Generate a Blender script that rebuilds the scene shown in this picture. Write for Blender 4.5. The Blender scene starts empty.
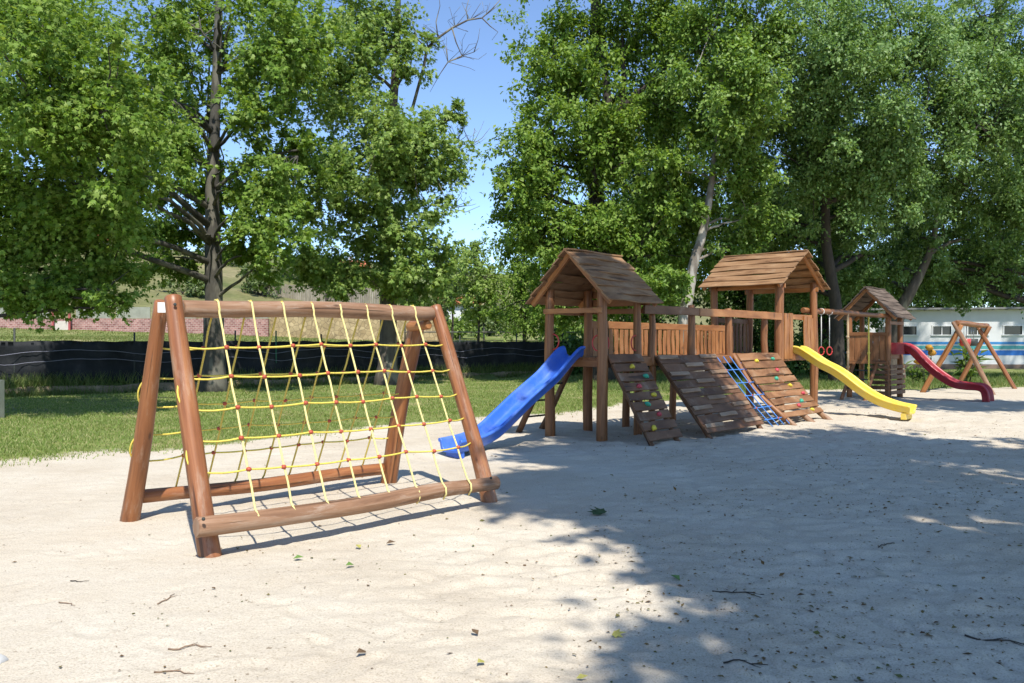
import bpy, math, random
import numpy as np
from mathutils import Vector, Matrix

R = math.radians
scene = bpy.context.scene
COL = scene.collection
CX, HY, F, CAMH = 512.0, 343.0, 826.0, 1.6


def W(px, py, d):
    """a point of the place, surveyed from the photograph: pixel and distance -> metres"""
    return Vector(((px - CX) / F * d, d, CAMH + (HY - py) / F * d))


# ------------------------------------------------------------------ objects
ORIGIN = {}


def tag(o, label=None, cat=None, group=None, kind=None):
    if label: o['label'] = label
    if cat: o['category'] = cat
    if group: o['group'] = group
    if kind: o['kind'] = kind
    return o


def empty(name, loc, label, cat, group=None):
    o = bpy.data.objects.new(name, None)
    o.empty_display_size = 0.2
    COL.objects.link(o)
    o.location = loc
    ORIGIN[o.name] = Vector(loc)
    return tag(o, label, cat, group)


def link(name, me, parent=None):
    o = bpy.data.objects.new(name, me)
    COL.objects.link(o)
    if parent is not None:
        o.parent = parent
        ORIGIN[o.name] = ORIGIN[parent.name]
    return o


class MB:
    """collects boxes, tubes and sweeps and links them as ONE mesh object"""

    def __init__(s):
        s.v, s.f, s.uv, s.mi, s.sm = [], [], [], [], []

    def face(s, idx, uv, m=0, sm=False):
        s.f.append(idx); s.uv.append(uv); s.mi.append(m); s.sm.append(sm)

    def grid(s, rings, closed, cap=True, m=0, sm=True, lens=None, per=1.0):
        """rings: lists of points of equal length, swept into a skin"""
        b = len(s.v); n = len(rings[0]); k = len(rings)
        for r in rings: s.v += [tuple(p) for p in r]
        if lens is None:
            lens = [0.0]
            for i in range(1, k):
                lens.append(lens[-1] + (Vector(rings[i][0]) - Vector(rings[i - 1][0])).length)
        nn = n if closed else n - 1
        for i in range(k - 1):
            for j in range(nn):
                j2 = (j + 1) % n
                u0, u1 = j / n * per, (j + 1) / n * per
                s.face((b + i * n + j, b + i * n + j2, b + (i + 1) * n + j2, b + (i + 1) * n + j),
                       ((u0, lens[i]), (u1, lens[i]), (u1, lens[i + 1]), (u0, lens[i + 1])), m, sm)
        if cap and closed:
            for base, rev in ((b, True), (b + (k - 1) * n, False)):
                idx = list(range(base, base + n))
                uv = [(0.05 * math.cos(2 * math.pi * j / n), 0.05 * math.sin(2 * math.pi * j / n)) for j in range(n)]
                if rev: idx.reverse(); uv.reverse()
                s.face(tuple(idx), tuple(uv), m, False)

    def tube(s, pts, rad, n=10, cap=True, m=0, wob=0.0, seed=0):
        pts = [Vector(p) for p in pts]
        k = len(pts)
        if not isinstance(rad, (list, tuple)): rad = [rad] * k
        rr = random.Random(seed + 17)
        rings = []; t0 = None; side = None; lens = [0.0]
        for i in range(k):
            a = pts[max(0, i - 1)]; c = pts[min(k - 1, i + 1)]
            t = (c - a)
            t = t.normalized() if t.length > 1e-9 else Vector((0, 0, 1))
            if side is None:
                ref = Vector((0, 0, 1)) if abs(t.z) < 0.9 else Vector((1, 0, 0))
                side = t.cross(ref).normalized()
            else:
                side = (side - t * side.dot(t)).normalized()
            up = t.cross(side)
            if i: lens.append(lens[-1] + (pts[i] - pts[i - 1]).length)
            ring = []
            for j in range(n):
                an = 2 * math.pi * j / n
                q = rad[i] * (1 + wob * (rr.random() - .5))
                ring.append(pts[i] + (side * math.cos(an) + up * math.sin(an)) * q)
            rings.append(ring)
        s.grid(rings, True, cap, m, True, lens, 2 * math.pi * max(rad))

    def log(s, p0, p1, r0, r1=None, n=14, seg=14, bend=0.01, wob=0.05, seed=0, m=0, via=None, chamfer=True):
        """a peeled log: slightly crooked, uneven, with eased ends"""
        r1 = r0 if r1 is None else r1
        rr = random.Random(seed * 7 + 3)
        p0, p1 = Vector(p0), Vector(p1)
        ctrl = [p0] + [Vector(q) for q in (via or [])] + [p1]
        d = (p1 - p0).normalized()
        sd = d.cross(Vector((0.3, 0.2, 1))).normalized(); up = d.cross(sd)
        pa, pb, pc, pd = [rr.uniform(0, 6.3) for _ in range(4)]
        pts, rad = [], []
        for i in range(seg + 1):
            t = i / seg
            x = t * (len(ctrl) - 1); a = min(int(x), len(ctrl) - 2); f = x - a
            P0 = ctrl[max(a - 1, 0)]; P1 = ctrl[a]; P2 = ctrl[a + 1]; P3 = ctrl[min(a + 2, len(ctrl) - 1)]
            q = 0.5 * ((2 * P1) + (P2 - P0) * f + (2 * P0 - 5 * P1 + 4 * P2 - P3) * f * f + (3 * P1 - P0 - 3 * P2 + P3) * f ** 3)
            if len(ctrl) == 2: q = p0.lerp(p1, t)
            e = math.sin(math.pi * t)
            q = q + sd * bend * e * math.sin(3 * t + pa) + up * bend * e * math.sin(4 * t + pb)
            r = (r0 + (r1 - r0) * t) * (1 + wob * math.sin(5 * t + pc) + wob * .6 * math.sin(11 * t + pd))
            pts.append(q); rad.append(r)
        if chamfer:
            e = min(0.012, rad[0] * .2)
            pts = [pts[0]] + [pts[0] + (pts[1] - pts[0]).normalized() * e] + pts[1:-1] + [pts[-1] + (pts[-2] - pts[-1]).normalized() * e] + [pts[-1]]
            rad = [rad[0] - e] + [rad[0]] + rad[1:-1] + [rad[-1]] + [rad[-1] - e]
        s.tube(pts, rad, n, True, m, wob * .5, seed)

    def box(s, c, ax, ay, az, m=0):
        """centre and three half-axes"""
        c, ax, ay, az = Vector(c), Vector(ax), Vector(ay), Vector(az)
        L = [ax.length, ay.length, az.length]
        b = len(s.v)
        for i in (-1, 1):
            for j in (-1, 1):
                for k in (-1, 1):
                    s.v.append(tuple(c + ax * i + ay * j + az * k))
        off = random.random() * 3
        for idx, (p, q) in (((0, 1, 3, 2), (2, 1)), ((4, 6, 7, 5), (1, 2)), ((0, 4, 5, 1), (0, 2)),
                            ((2, 3, 7, 6), (2, 0)), ((0, 2, 6, 4), (1, 0)), ((1, 5, 7, 3), (0, 1))):
            a, d = 2 * L[p], 2 * L[q]
            # first edge runs along p, second along q ; the long one becomes v
            cs = [(0, 0), (a, 0), (a, d), (0, d)]
            if a > d: cs = [(y, x) for x, y in cs]
            s.face(tuple(b + i for i in idx), tuple((x + off, y + off) for x, y in cs), m)

    def bar(s, p0, p1, w, h, up=(0, 0, 1), m=0):
        p0, p1 = Vector(p0), Vector(p1)
        d = p1 - p0; up = Vector(up)
        sd = d.cross(up).normalized(); u2 = sd.cross(d).normalized()
        s.box((p0 + p1) / 2, d / 2, sd * w / 2, u2 * h / 2, m)

    def plank(s, p0, p1, wd, w, th, seg=10, rough=0.006, warp=0.006, seed=0, m=0, w1=None, nrm=None):
        """a sawn plank: centre line p0-p1, width along wd, uneven edges, slight warp"""
        p0, p1 = Vector(p0), Vector(p1)
        rr = random.Random(seed * 13 + 5)
        d = (p1 - p0).normalized(); wd = Vector(wd); wd = (wd - d * wd.dot(d)).normalized()
        nm = Vector(nrm).normalized() if nrm is not None else d.cross(wd)
        ph = [rr.uniform(0, 6.3) for _ in range(6)]
        w1 = w if w1 is None else w1
        rings = []
        L = (p1 - p0).length
        for i in range(seg + 1):
            t = i / seg
            c = p0.lerp(p1, t) + nm * warp * math.sin(2.2 * t * math.pi + ph[0])
            ww = w + (w1 - w) * t
            a = ww / 2 + rough * (math.sin(6 * t + ph[1]) + .6 * math.sin(15 * t + ph[2]))
            b = ww / 2 + rough * (math.sin(5 * t + ph[3]) + .6 * math.sin(17 * t + ph[4]))
            e = min(th * .25, .006)
            q = [(-a + e, -th / 2), (b - e, -th / 2), (b, -th / 2 + e), (b, th / 2 - e), (b - e, th / 2), (-a + e, th / 2), (-a, th / 2 - e), (-a, -th / 2 + e)]
            rings.append([c + wd * x + nm * y for x, y in q])
        off = rr.random() * 5
        s.grid(rings, True, True, m, False, [off + L * i / seg for i in range(seg + 1)], 2 * w)

    def ball(s, c, rx, ry, rz, n=10, k=7, m=0, wob=0, seed=0, M=None):
        rr = random.Random(seed + 3)
        c = Vector(c); rings = []
        for i in range(k + 1):
            a = math.pi * i / k
            ring = []
            for j in range(n):
                an = 2 * math.pi * j / n
                q = 1 + wob * (rr.random() - .5)
                p = Vector((rx * math.sin(a) * math.cos(an) * q, ry * math.sin(a) * math.sin(an) * q, -rz * math.cos(a)))
                if i in (0, k): p = Vector((0, 0, -rz * math.cos(a)))
                if M is not None: p = M @ p
                ring.append(c + p)
            rings.append(ring)
        s.grid(rings, True, False, m, True)

    def build(s, name, mats, parent=None):
        if not isinstance(mats, (list, tuple)): mats = [mats]
        me = bpy.data.meshes.new(name)
        o0 = ORIGIN[parent.name] if parent is not None else Vector((0, 0, 0))
        me.from_pydata([(x - o0.x, y - o0.y, z - o0.z) for x, y, z in s.v], [], s.f)
        for m in mats: me.materials.append(m)
        uvl = me.uv_layers.new(name='grain')
        flat = [c for u in s.uv for p in u for c in p]
        uvl.data.foreach_set('uv', flat)
        me.polygons.foreach_set('material_index', s.mi)
        me.polygons.foreach_set('use_smooth', s.sm)
        me.update()
        return link(name, me, parent)


def near_group(o):
    return o


# ------------------------------------------------------------------ noise
def _hash(ix, iy, seed):
    h = (ix.astype(np.int64) * 374761393 + iy.astype(np.int64) * 668265263 + seed * 1442695041) & 0x7fffffff
    h = ((h ^ (h >> 13)) * 1274126177) & 0x7fffffff
    return ((h ^ (h >> 16)) & 0xffff) / 65535.0


def vnoise(x, y, seed=0):
    x = np.asarray(x, float); y = np.asarray(y, float)
    ix, iy = np.floor(x), np.floor(y)
    fx, fy = x - ix, y - iy
    ux, uy = fx * fx * (3 - 2 * fx), fy * fy * (3 - 2 * fy)
    a = _hash(ix, iy, seed); b = _hash(ix + 1, iy, seed); c = _hash(ix, iy + 1, seed); d = _hash(ix + 1, iy + 1, seed)
    return (a + (b - a) * ux) * (1 - uy) + (c + (d - c) * ux) * uy - .5


# ------------------------------------------------------------------ materials
def new_mat(name):
    m = bpy.data.materials.new(name)
    m.use_nodes = True
    nt = m.node_tree
    b = nt.nodes['Principled BSDF']
    return m, nt, b


def N(nt, t, **kw):
    n = nt.nodes.new(t)
    for k, v in kw.items():
        if k.startswith('i_'):
            n.inputs[k[2:].replace('_', ' ')].default_value = v
        else:
            setattr(n, k, v)
    return n


def ramp(nt, fac, stops):
    r = nt.nodes.new('ShaderNodeValToRGB')
    while len(r.color_ramp.elements) < len(stops): r.color_ramp.elements.new(0.5)
    for e, (p, c) in zip(r.color_ramp.elements, stops):
        e.position = p; e.color = (*c, 1) if len(c) == 3 else c
    nt.links.new(fac, r.inputs[0])
    return r


def mix(nt, fac, a, b, blend='MIX'):
    n = nt.nodes.new('ShaderNodeMix'); n.data_type = 'RGBA'; n.blend_type = blend
    for sock, v in ((n.inputs[0], fac), (n.inputs[6], a), (n.inputs[7], b)):
        if hasattr(v, 'is_linked') or hasattr(v, 'links'): nt.links.new(v, sock)
        elif isinstance(v, (int, float)): sock.default_value = v
        else: sock.default_value = (*v, 1)
    return n.outputs[2]


def mat_wood(name, dark, mid, light, rough=.55, gx=22, gy=1.6, wear=None, wear_amt=.5, bump=.4, spec=.35):
    m, nt, b = new_mat(name)
    uv = N(nt, 'ShaderNodeUVMap', uv_map='grain')
    geo = N(nt, 'ShaderNodeNewGeometry')
    oi = N(nt, 'ShaderNodeObjectInfo')
    add = N(nt, 'ShaderNodeMath', operation='MULTIPLY_ADD'); nt.links.new(geo.outputs['Random Per Island'], add.inputs[0]); add.inputs[1].default_value = 31.7
    mul = N(nt, 'ShaderNodeMath', operation='MULTIPLY'); nt.links.new(oi.outputs['Random'], mul.inputs[0]); mul.inputs[1].default_value = 17.3
    nt.links.new(mul.outputs[0], add.inputs[2])
    off = N(nt, 'ShaderNodeVectorMath', operation='ADD'); nt.links.new(uv.outputs[0], off.inputs[0]); nt.links.new(add.outputs[0], off.inputs[1])
    mp = N(nt, 'ShaderNodeMapping'); mp.inputs['Scale'].default_value = (gx, gy, 1); nt.links.new(off.outputs[0], mp.inputs[0])
    n1 = N(nt, 'ShaderNodeTexNoise'); n1.inputs['Scale'].default_value = 1; n1.inputs['Detail'].default_value = 6; n1.inputs['Roughness'].default_value = .6
    n1.inputs['Distortion'].default_value = .6
    nt.links.new(mp.outputs[0], n1.inputs['Vector'])
    c = ramp(nt, n1.outputs[0], [(.28, dark), (.5, mid), (.72, light)])
    # a tint of its own for each board and log
    hsv = N(nt, 'ShaderNodeHueSaturation')
    mr = N(nt, 'ShaderNodeMapRange'); nt.links.new(geo.outputs['Random Per Island'], mr.inputs[0]); mr.inputs[3].default_value = .84; mr.inputs[4].default_value = 1.16
    nt.links.new(mr.outputs[0], hsv.inputs['Value']); nt.links.new(c.outputs[0], hsv.inputs['Color'])
    col = hsv.outputs[0]
    tc = N(nt, 'ShaderNodeTexCoord')
    if wear is not None:
        mpw = N(nt, 'ShaderNodeMapping'); mpw.inputs['Scale'].default_value = (gx * .55, gy * 1.6, 1); nt.links.new(off.outputs[0], mpw.inputs[0])
        n2 = N(nt, 'ShaderNodeTexNoise'); n2.inputs['Scale'].default_value = 1; n2.inputs['Detail'].default_value = 7; n2.inputs['Roughness'].default_value = .75
        nt.links.new(mpw.outputs[0], n2.inputs['Vector'])
        w = ramp(nt, n2.outputs[0], [(.54, (0, 0, 0)), (.70, (1, 1, 1))])
        f = N(nt, 'ShaderNodeMath', operation='MULTIPLY'); nt.links.new(w.outputs[0], f.inputs[0]); f.inputs[1].default_value = wear_amt
        col = mix(nt, f.outputs[0], col, wear)
    # drying cracks along the grain
    mp2 = N(nt, 'ShaderNodeMapping'); mp2.inputs['Scale'].default_value = (gx * 1.3, gy * .5, 1); nt.links.new(off.outputs[0], mp2.inputs[0])
    n3 = N(nt, 'ShaderNodeTexNoise'); n3.inputs['Scale'].default_value = 1; n3.inputs['Detail'].default_value = 3
    nt.links.new(mp2.outputs[0], n3.inputs['Vector'])
    cr = ramp(nt, n3.outputs[0], [(.335, (1, 1, 1)), (.37, (0, 0, 0))])
    cf = N(nt, 'ShaderNodeMath', operation='MULTIPLY'); nt.links.new(cr.outputs[0], cf.inputs[0]); cf.inputs[1].default_value = .7
    col = mix(nt, cf.outputs[0], col, tuple(x * .3 for x in dark))
    # knots
    mpk = N(nt, 'ShaderNodeMapping'); mpk.inputs['Scale'].default_value = (7, 3.2, 1); nt.links.new(off.outputs[0], mpk.inputs[0])
    vk = N(nt, 'ShaderNodeTexVoronoi'); vk.inputs['Scale'].default_value = 1; nt.links.new(mpk.outputs[0], vk.inputs['Vector'])
    kr = ramp(nt, vk.outputs['Distance'], [(.06, (1, 1, 1)), (.16, (0, 0, 0))])
    ks = N(nt, 'ShaderNodeSeparateColor'); nt.links.new(vk.outputs['Color'], ks.inputs[0])
    kg = N(nt, 'ShaderNodeMath', operation='GREATER_THAN'); nt.links.new(ks.outputs[0], kg.inputs[0]); kg.inputs[1].default_value = .72
    km = N(nt, 'ShaderNodeMath', operation='MULTIPLY'); nt.links.new(kr.outputs[0], km.inputs[0]); nt.links.new(kg.outputs[0], km.inputs[1])
    kf = N(nt, 'ShaderNodeMath', operation='MULTIPLY'); nt.links.new(km.outputs[0], kf.inputs[0]); kf.inputs[1].default_value = .75
    col = mix(nt, kf.outputs[0], col, tuple(x * .4 for x in dark))
    nt.links.new(col, b.inputs['Base Color'])
    b.inputs['Roughness'].default_value = rough
    b.inputs['Specular IOR Level'].default_value = spec
    bm = N(nt, 'ShaderNodeBump'); bm.inputs['Strength'].default_value = bump; bm.inputs['Distance'].default_value = .006
    sub = N(nt, 'ShaderNodeMath', operation='SUBTRACT'); nt.links.new(n1.outputs[0], sub.inputs[0]); nt.links.new(cr.outputs[0], sub.inputs[1])
    nt.links.new(sub.outputs[0], bm.inputs['Height']); nt.links.new(bm.outputs[0], b.inputs['Normal'])
    return m


def mat_plain(name, col, rough=.5, spec=.5, var=.15, scale=8, dirt=None, dirt_amt=.3, metal=0, bump=0.0, sss=0):
    m, nt, b = new_mat(name)
    tc = N(nt, 'ShaderNodeTexCoord')
    n1 = N(nt, 'ShaderNodeTexNoise'); n1.inputs['Scale'].default_value = scale; n1.inputs['Detail'].default_value = 6; n1.inputs['Roughness'].default_value = .65
    nt.links.new(tc.outputs['Object'], n1.inputs['Vector'])
    c = ramp(nt, n1.outputs[0], [(.3, tuple(x * (1 - var) for x in col)), (.7, tuple(min(1, x * (1 + var)) for x in col))])
    out = c.outputs[0]
    if dirt is not None:
        n2 = N(nt, 'ShaderNodeTexNoise'); n2.inputs['Scale'].default_value = scale * .6; n2.inputs['Detail'].default_value = 8; n2.inputs['Roughness'].default_value = .75
        mp = N(nt, 'ShaderNodeMapping'); mp.inputs['Location'].default_value = (7, 3, 1); nt.links.new(tc.outputs['Object'], mp.inputs[0]); nt.links.new(mp.outputs[0], n2.inputs['Vector'])
        w = ramp(nt, n2.outputs[0], [(.45, (0, 0, 0)), (.75, (dirt_amt,) * 3)])
        out = mix(nt, w.outputs[0], out, dirt)
    nt.links.new(out, b.inputs['Base Color'])
    b.inputs['Roughness'].default_value = rough; b.inputs['Specular IOR Level'].default_value = spec; b.inputs['Metallic'].default_value = metal
    if bump:
        bm = N(nt, 'ShaderNodeBump'); bm.inputs['Strength'].default_value = bump; bm.inputs['Distance'].default_value = .01
        nt.links.new(n1.outputs[0], bm.inputs['Height']); nt.links.new(bm.outputs[0], b.inputs['Normal'])
    return m


def mat_leaf(name, cols, trans=.4, rough=.45, spec=.35):
    """cols: three leaf greens picked leaf by leaf"""
    m, nt, b = new_mat(name)
    geo = N(nt, 'ShaderNodeNewGeometry')
    c = ramp(nt, geo.outputs['Random Per Island'], [(0.0, cols[0]), (.5, cols[1]), (1.0, cols[2])])
    nt.links.new(c.outputs[0], b.inputs['Base Color'])
    b.inputs['Roughness'].default_value = rough
    b.inputs['Specular IOR Level'].default_value = spec
    tr = N(nt, 'ShaderNodeBsdfTranslucent')
    tcol = mix(nt, 1.0, c.outputs[0], (1.25, 1.2, .5), 'MULTIPLY')
    nt.links.new(tcol, tr.inputs[0])
    ms = N(nt, 'ShaderNodeMixShader'); ms.inputs[0].default_value = trans
    nt.links.new(b.outputs[0], ms.inputs[1]); nt.links.new(tr.outputs[0], ms.inputs[2])
    nt.links.new(ms.outputs[0], nt.nodes['Material Output'].inputs[0])
    return m


def mat_bark(name, dark, mid, light, scale=3.0, patch=True):
    m, nt, b = new_mat(name)
    tc = N(nt, 'ShaderNodeTexCoord')
    mp = N(nt, 'ShaderNodeMapping'); mp.inputs['Scale'].default_value = (1, 1, .35); nt.links.new(tc.outputs['Object'], mp.inputs[0])
    n1 = N(nt, 'ShaderNodeTexNoise'); n1.inputs['Scale'].default_value = scale * 2; n1.inputs['Detail'].default_value = 8; n1.inputs['Roughness'].default_value = .7
    nt.links.new(mp.outputs[0], n1.inputs['Vector'])
    vo = N(nt, 'ShaderNodeTexNoise'); vo.inputs['Scale'].default_value = scale; vo.inputs['Detail'].default_value = 2
    nt.links.new(mp.outputs[0], vo.inputs['Vector'])
    c = ramp(nt, n1.outputs[0], [(.3, dark), (.65, mid)])
    w = ramp(nt, vo.outputs[0], [(.52, (0, 0, 0)), (.58, (1, 1, 1))])
    col = mix(nt, w.outputs[0], c.outputs[0], light) if patch else c.outputs[0]
    nt.links.new(col, b.inputs['Base Color']); b.inputs['Roughness'].default_value = .85
    bm = N(nt, 'ShaderNodeBump'); bm.inputs['Strength'].default_value = .6; bm.inputs['Distance'].default_value = .03
    nt.links.new(n1.outputs[0], bm.inputs['Height']); nt.links.new(bm.outputs[0], b.inputs['Normal'])
    return m
SUN_E, SKY_S, EXPO = 3.9, 0.155, 0.74
# ------------------------------------------------------------------ camera, light, sky
cam = bpy.data.cameras.new('camera'); cam_o = bpy.data.objects.new('camera', cam); COL.objects.link(cam_o)
cam_o.location = (0, 0, CAMH); cam_o.rotation_euler = (R(90), 0, 0)
cam.sensor_width = 36; cam.lens = F / 1024 * 36; cam.shift_y = 1.5 / 1024
cam.clip_start = .1; cam.clip_end = 3000
scene.camera = cam_o

ELEV = R(56); SUNXY = Vector((.25, -.968)).normalized()
SUN = Vector((SUNXY.x * math.cos(ELEV), SUNXY.y * math.cos(ELEV), math.sin(ELEV)))
sl = bpy.data.lights.new('sun', 'SUN'); sl.energy = SUN_E; sl.angle = R(.53); sl.color = (1, .955, .88)
so = bpy.data.objects.new('sun', sl); COL.objects.link(so)
so.rotation_euler = SUN.to_track_quat('Z', 'Y').to_euler()
so.location = (3, -10, 30)
wd = bpy.data.worlds.new('World'); scene.world = wd; wd.use_nodes = True
wn = wd.node_tree
sky = wn.nodes.new('ShaderNodeTexSky'); sky.sky_type = 'NISHITA'; sky.sun_disc = False
sky.sun_elevation = ELEV; sky.sun_rotation = math.atan2(SUN.x, SUN.y)
sky.altitude = 50; sky.air_density = .75; sky.dust_density = .05; sky.ozone_density = 3.5
wn.links.new(sky.outputs[0], wn.nodes['Background'].inputs[0])
wn.nodes['Background'].inputs[1].default_value = SKY_S
scene.view_settings.view_transform = 'Standard'; scene.view_settings.look = 'None'
scene.view_settings.exposure = EXPO; scene.view_settings.gamma = 1
scene.render.engine = 'CYCLES'
cy = scene.cycles
cy.use_denoising = True
try: cy.denoiser = 'OPENIMAGEDENOISE'
except Exception: pass
cy.max_bounces = 6; cy.diffuse_bounces = 3; cy.glossy_bounces = 2; cy.transmission_bounces = 4; cy.transparent_max_bounces = 8
cy.sample_clamp_indirect = 4
cy.caustics_reflective = False; cy.caustics_refractive = False

# ------------------------------------------------------------------ terrain
FP = np.array([-13.8, 25.4]); FU = np.array([.731, .682]); FN = np.array([-.682, .731])


def fence_w(x, y): return (x - FP[0]) * FN[0] + (y - FP[1]) * FN[1]


def FL(tau, w=0.0, z=0.0): return Vector((FP[0] + FU[0] * tau + FN[0] * w, FP[1] + FU[1] * tau + FN[1] * w, z))


BX = [-60, -16, -6.9, -5.46, -1.3, 1.05, 4.2, 9.4, 18, 40, 80]
BY = [-60, 2.0, 11.1, 12.1, 17.2, 18.3, 23.6, 27.6, 29.6, 31, 33]


def sand_edge(x, y): return np.interp(x, BX, BY) - y       # >0 on the sand


def terrain(x, y):
    x = np.asarray(x, float); y = np.asarray(y, float)
    w = fence_w(x, y)
    z = np.interp(w, [-.1, .12, 6, 10, 14, 28, 34, 79, 95, 150, 400], [0, .28, .85, 1.35, 1.75, 2.25, 2.7, 13, 15.5, 18, 20])
    z = z + np.clip((w - 6) / 20, 0, 1) * (vnoise(x / 9, y / 9, 5) * .5 + vnoise(x / 3, y / 3, 6) * .15)
    lawn = np.clip((-sand_edge(x, y)) / 1.5, 0, 1) * np.clip(-w / 2, 0, 1)
    z = z + lawn * (vnoise(x / 2.5, y / 2.5, 8) * .08 + .03)
    return z


th = np.concatenate([np.linspace(-180, -46, 34)[:-1], np.arange(-46, 46, .23), np.linspace(46, 180, 34)[:-1]])
th = np.radians(th)
rs = [.25, .6, 1, 1.5, 2.0, 2.4]
while rs[-1] < 34: rs.append(rs[-1] * 1.0046)
while rs[-1] < 900: rs.append(rs[-1] * 1.05)
rs = np.array(rs)
TH, RR = np.meshgrid(th, rs)
gx_, gy_ = RR * np.sin(TH), RR * np.cos(TH)
gz_ = terrain(gx_, gy_)
edge = sand_edge(gx_, gy_) + vnoise(gx_ / 1.6, gy_ / 1.6, 21) * 1.5 + vnoise(gx_ / .4, gy_ / .4, 22) * .7
sandm = np.clip(edge / .7 * .5 + .5, 0, 1)
# trodden sand: heel dents, scuffs, ripples
fade = np.clip((34 - RR) / 10, 0, 1)
dm = vnoise(gx_ / 1.7, gy_ / 1.7, 1) * .035
pr = np.abs(vnoise(gx_ / .34 + 3 * vnoise(gx_ / 1.1, gy_ / 1.1, 9), gy_ / .30, 2)) * .05
f1 = vnoise(gx_ / .17, gy_ / .13, 3) * .024
f2 = vnoise(gx_ / .075, gy_ / .06, 4) * .012
tramp = np.clip(vnoise(gx_ / 3.1, gy_ / 3.1, 12) * 1.6 + .75 + np.clip((gx_ - .5) / 4, -.35, .5), .25, 1.35)
gz_ += fade * sandm * (dm + tramp * (pr + f1 + f2 - .02))
nr, nc = TH.shape
dr = np.random.default_rng(77)
zf = gz_.ravel(); xf, yf, sf, rf_ = gx_.ravel(), gy_.ravel(), sandm.ravel(), RR.ravel()
near = np.where((rf_ < 21) & (rf_ > 2.2) & (np.abs(TH.ravel()) < .8))[0]
order = near[np.argsort(yf[near])]; ys_ = yf[order]


def dent(x, y, l, w, an, dep, rim=.35):
    i, j = np.searchsorted(ys_, y - 2.2 * l), np.searchsorted(ys_, y + 2.2 * l)
    k = order[i:j]; k = k[np.abs(xf[k] - x) < 2.2 * l]
    u = ((xf[k] - x) * math.cos(an) + (yf[k] - y) * math.sin(an)) / l; v = (-(xf[k] - x) * math.sin(an) + (yf[k] - y) * math.cos(an)) / w
    q_ = u * u + v * v
    zf[k] += sf[k] * dep * (-np.exp(-q_ * 1.6) + rim * np.exp(-(np.sqrt(q_) - 1.35) ** 2 * 9))


for i in range(900):
    an = dr.uniform(-.62, .62); r0 = 2.5 * (20 / 2.5) ** dr.random()
    x, y = r0 * math.sin(an), r0 * math.cos(an)
    if dr.random() < .55: x = abs(x) * 1.0 + .3
    a_ = dr.uniform(0, 6.28)
    dent(x, y, dr.uniform(.10, .16), dr.uniform(.045, .07), a_, dr.uniform(.005, .017) * (1.35 if x > 1.2 else .8))
for x, y, l, w, an, dep in ((-.95, 11.6, .6, .45, .8, .06), (8.4, 17.4, .7, .5, -.7, .06), (-1.6, 7.7, .9, .35, .8, .035), (-.9, 8.6, .7, .3, .8, .03), (12.5, 22.0, .6, .5, -.7, .05)):
    dent(x, y, l, w, an, dep, .3)
gz_ = zf.reshape(gz_.shape)
co = np.stack([gx_, gy_, gz_], -1).reshape(-1, 3)
i0 = np.arange(nr - 1)[:, None] * nc + np.arange(nc)[None, :]
i1 = np.arange(nr - 1)[:, None] * nc + ((np.arange(nc) + 1) % nc)[None, :]
quads = np.stack([i0, i1, i1 + nc, i0 + nc], -1).reshape(-1, 4)[:, ::-1]


def np_mesh(name, co, faces_flat, loop_start, smooth=False):
    me = bpy.data.meshes.new(name)
    me.vertices.add(len(co)); me.vertices.foreach_set('co', np.ascontiguousarray(co, dtype=np.float32).ravel())
    me.loops.add(len(faces_flat)); me.loops.foreach_set('vertex_index', np.ascontiguousarray(faces_flat, dtype=np.int32))
    me.polygons.add(len(loop_start)); me.polygons.foreach_set('loop_start', np.ascontiguousarray(loop_start, dtype=np.int32))
    if smooth: me.polygons.foreach_set('use_smooth', np.ones(len(loop_start), bool))
    me.update(calc_edges=True)
    return me


gm = np_mesh('ground', co, quads.ravel(), np.arange(len(quads)) * 4, True)
at = gm.attributes.new('sand', 'FLOAT', 'POINT'); at.data.foreach_set('value', sandm.ravel().astype(np.float32))
wz = fence_w(gx_, gy_)
hillm = np.clip((wz - 24) / 14, 0, 1)
at = gm.attributes.new('hill', 'FLOAT', 'POINT'); at.data.foreach_set('value', hillm.ravel().astype(np.float32))

m, nt, b = new_mat('sand_and_turf')
tc = N(nt, 'ShaderNodeTexCoord')


def noise(scale, detail=6, rough=.6, loc=None, src=None):
    n = N(nt, 'ShaderNodeTexNoise'); n.inputs['Scale'].default_value = scale; n.inputs['Detail'].default_value = detail; n.inputs['Roughness'].default_value = rough
    mp = N(nt, 'ShaderNodeMapping'); mp.inputs['Location'].default_value = loc or (0, 0, 0)
    nt.links.new(tc.outputs['Object'], mp.inputs[0]); nt.links.new(mp.outputs[0], n.inputs['Vector'])
    return n.outputs[0]


sa = ramp(nt, noise(.55, 8, .62), [(.30, (.475, .405, .31)), (.5, (.545, .48, .38)), (.70, (.585, .53, .435))])
gr = ramp(nt, noise(90, 4, .7), [(.30, (.62, .58, .52)), (.5, (1, 1, 1)), (.75, (1.1, 1.1, 1.1))])
scol = mix(nt, 1.0, sa.outputs[0], gr.outputs[0], 'MULTIPLY')
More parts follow.
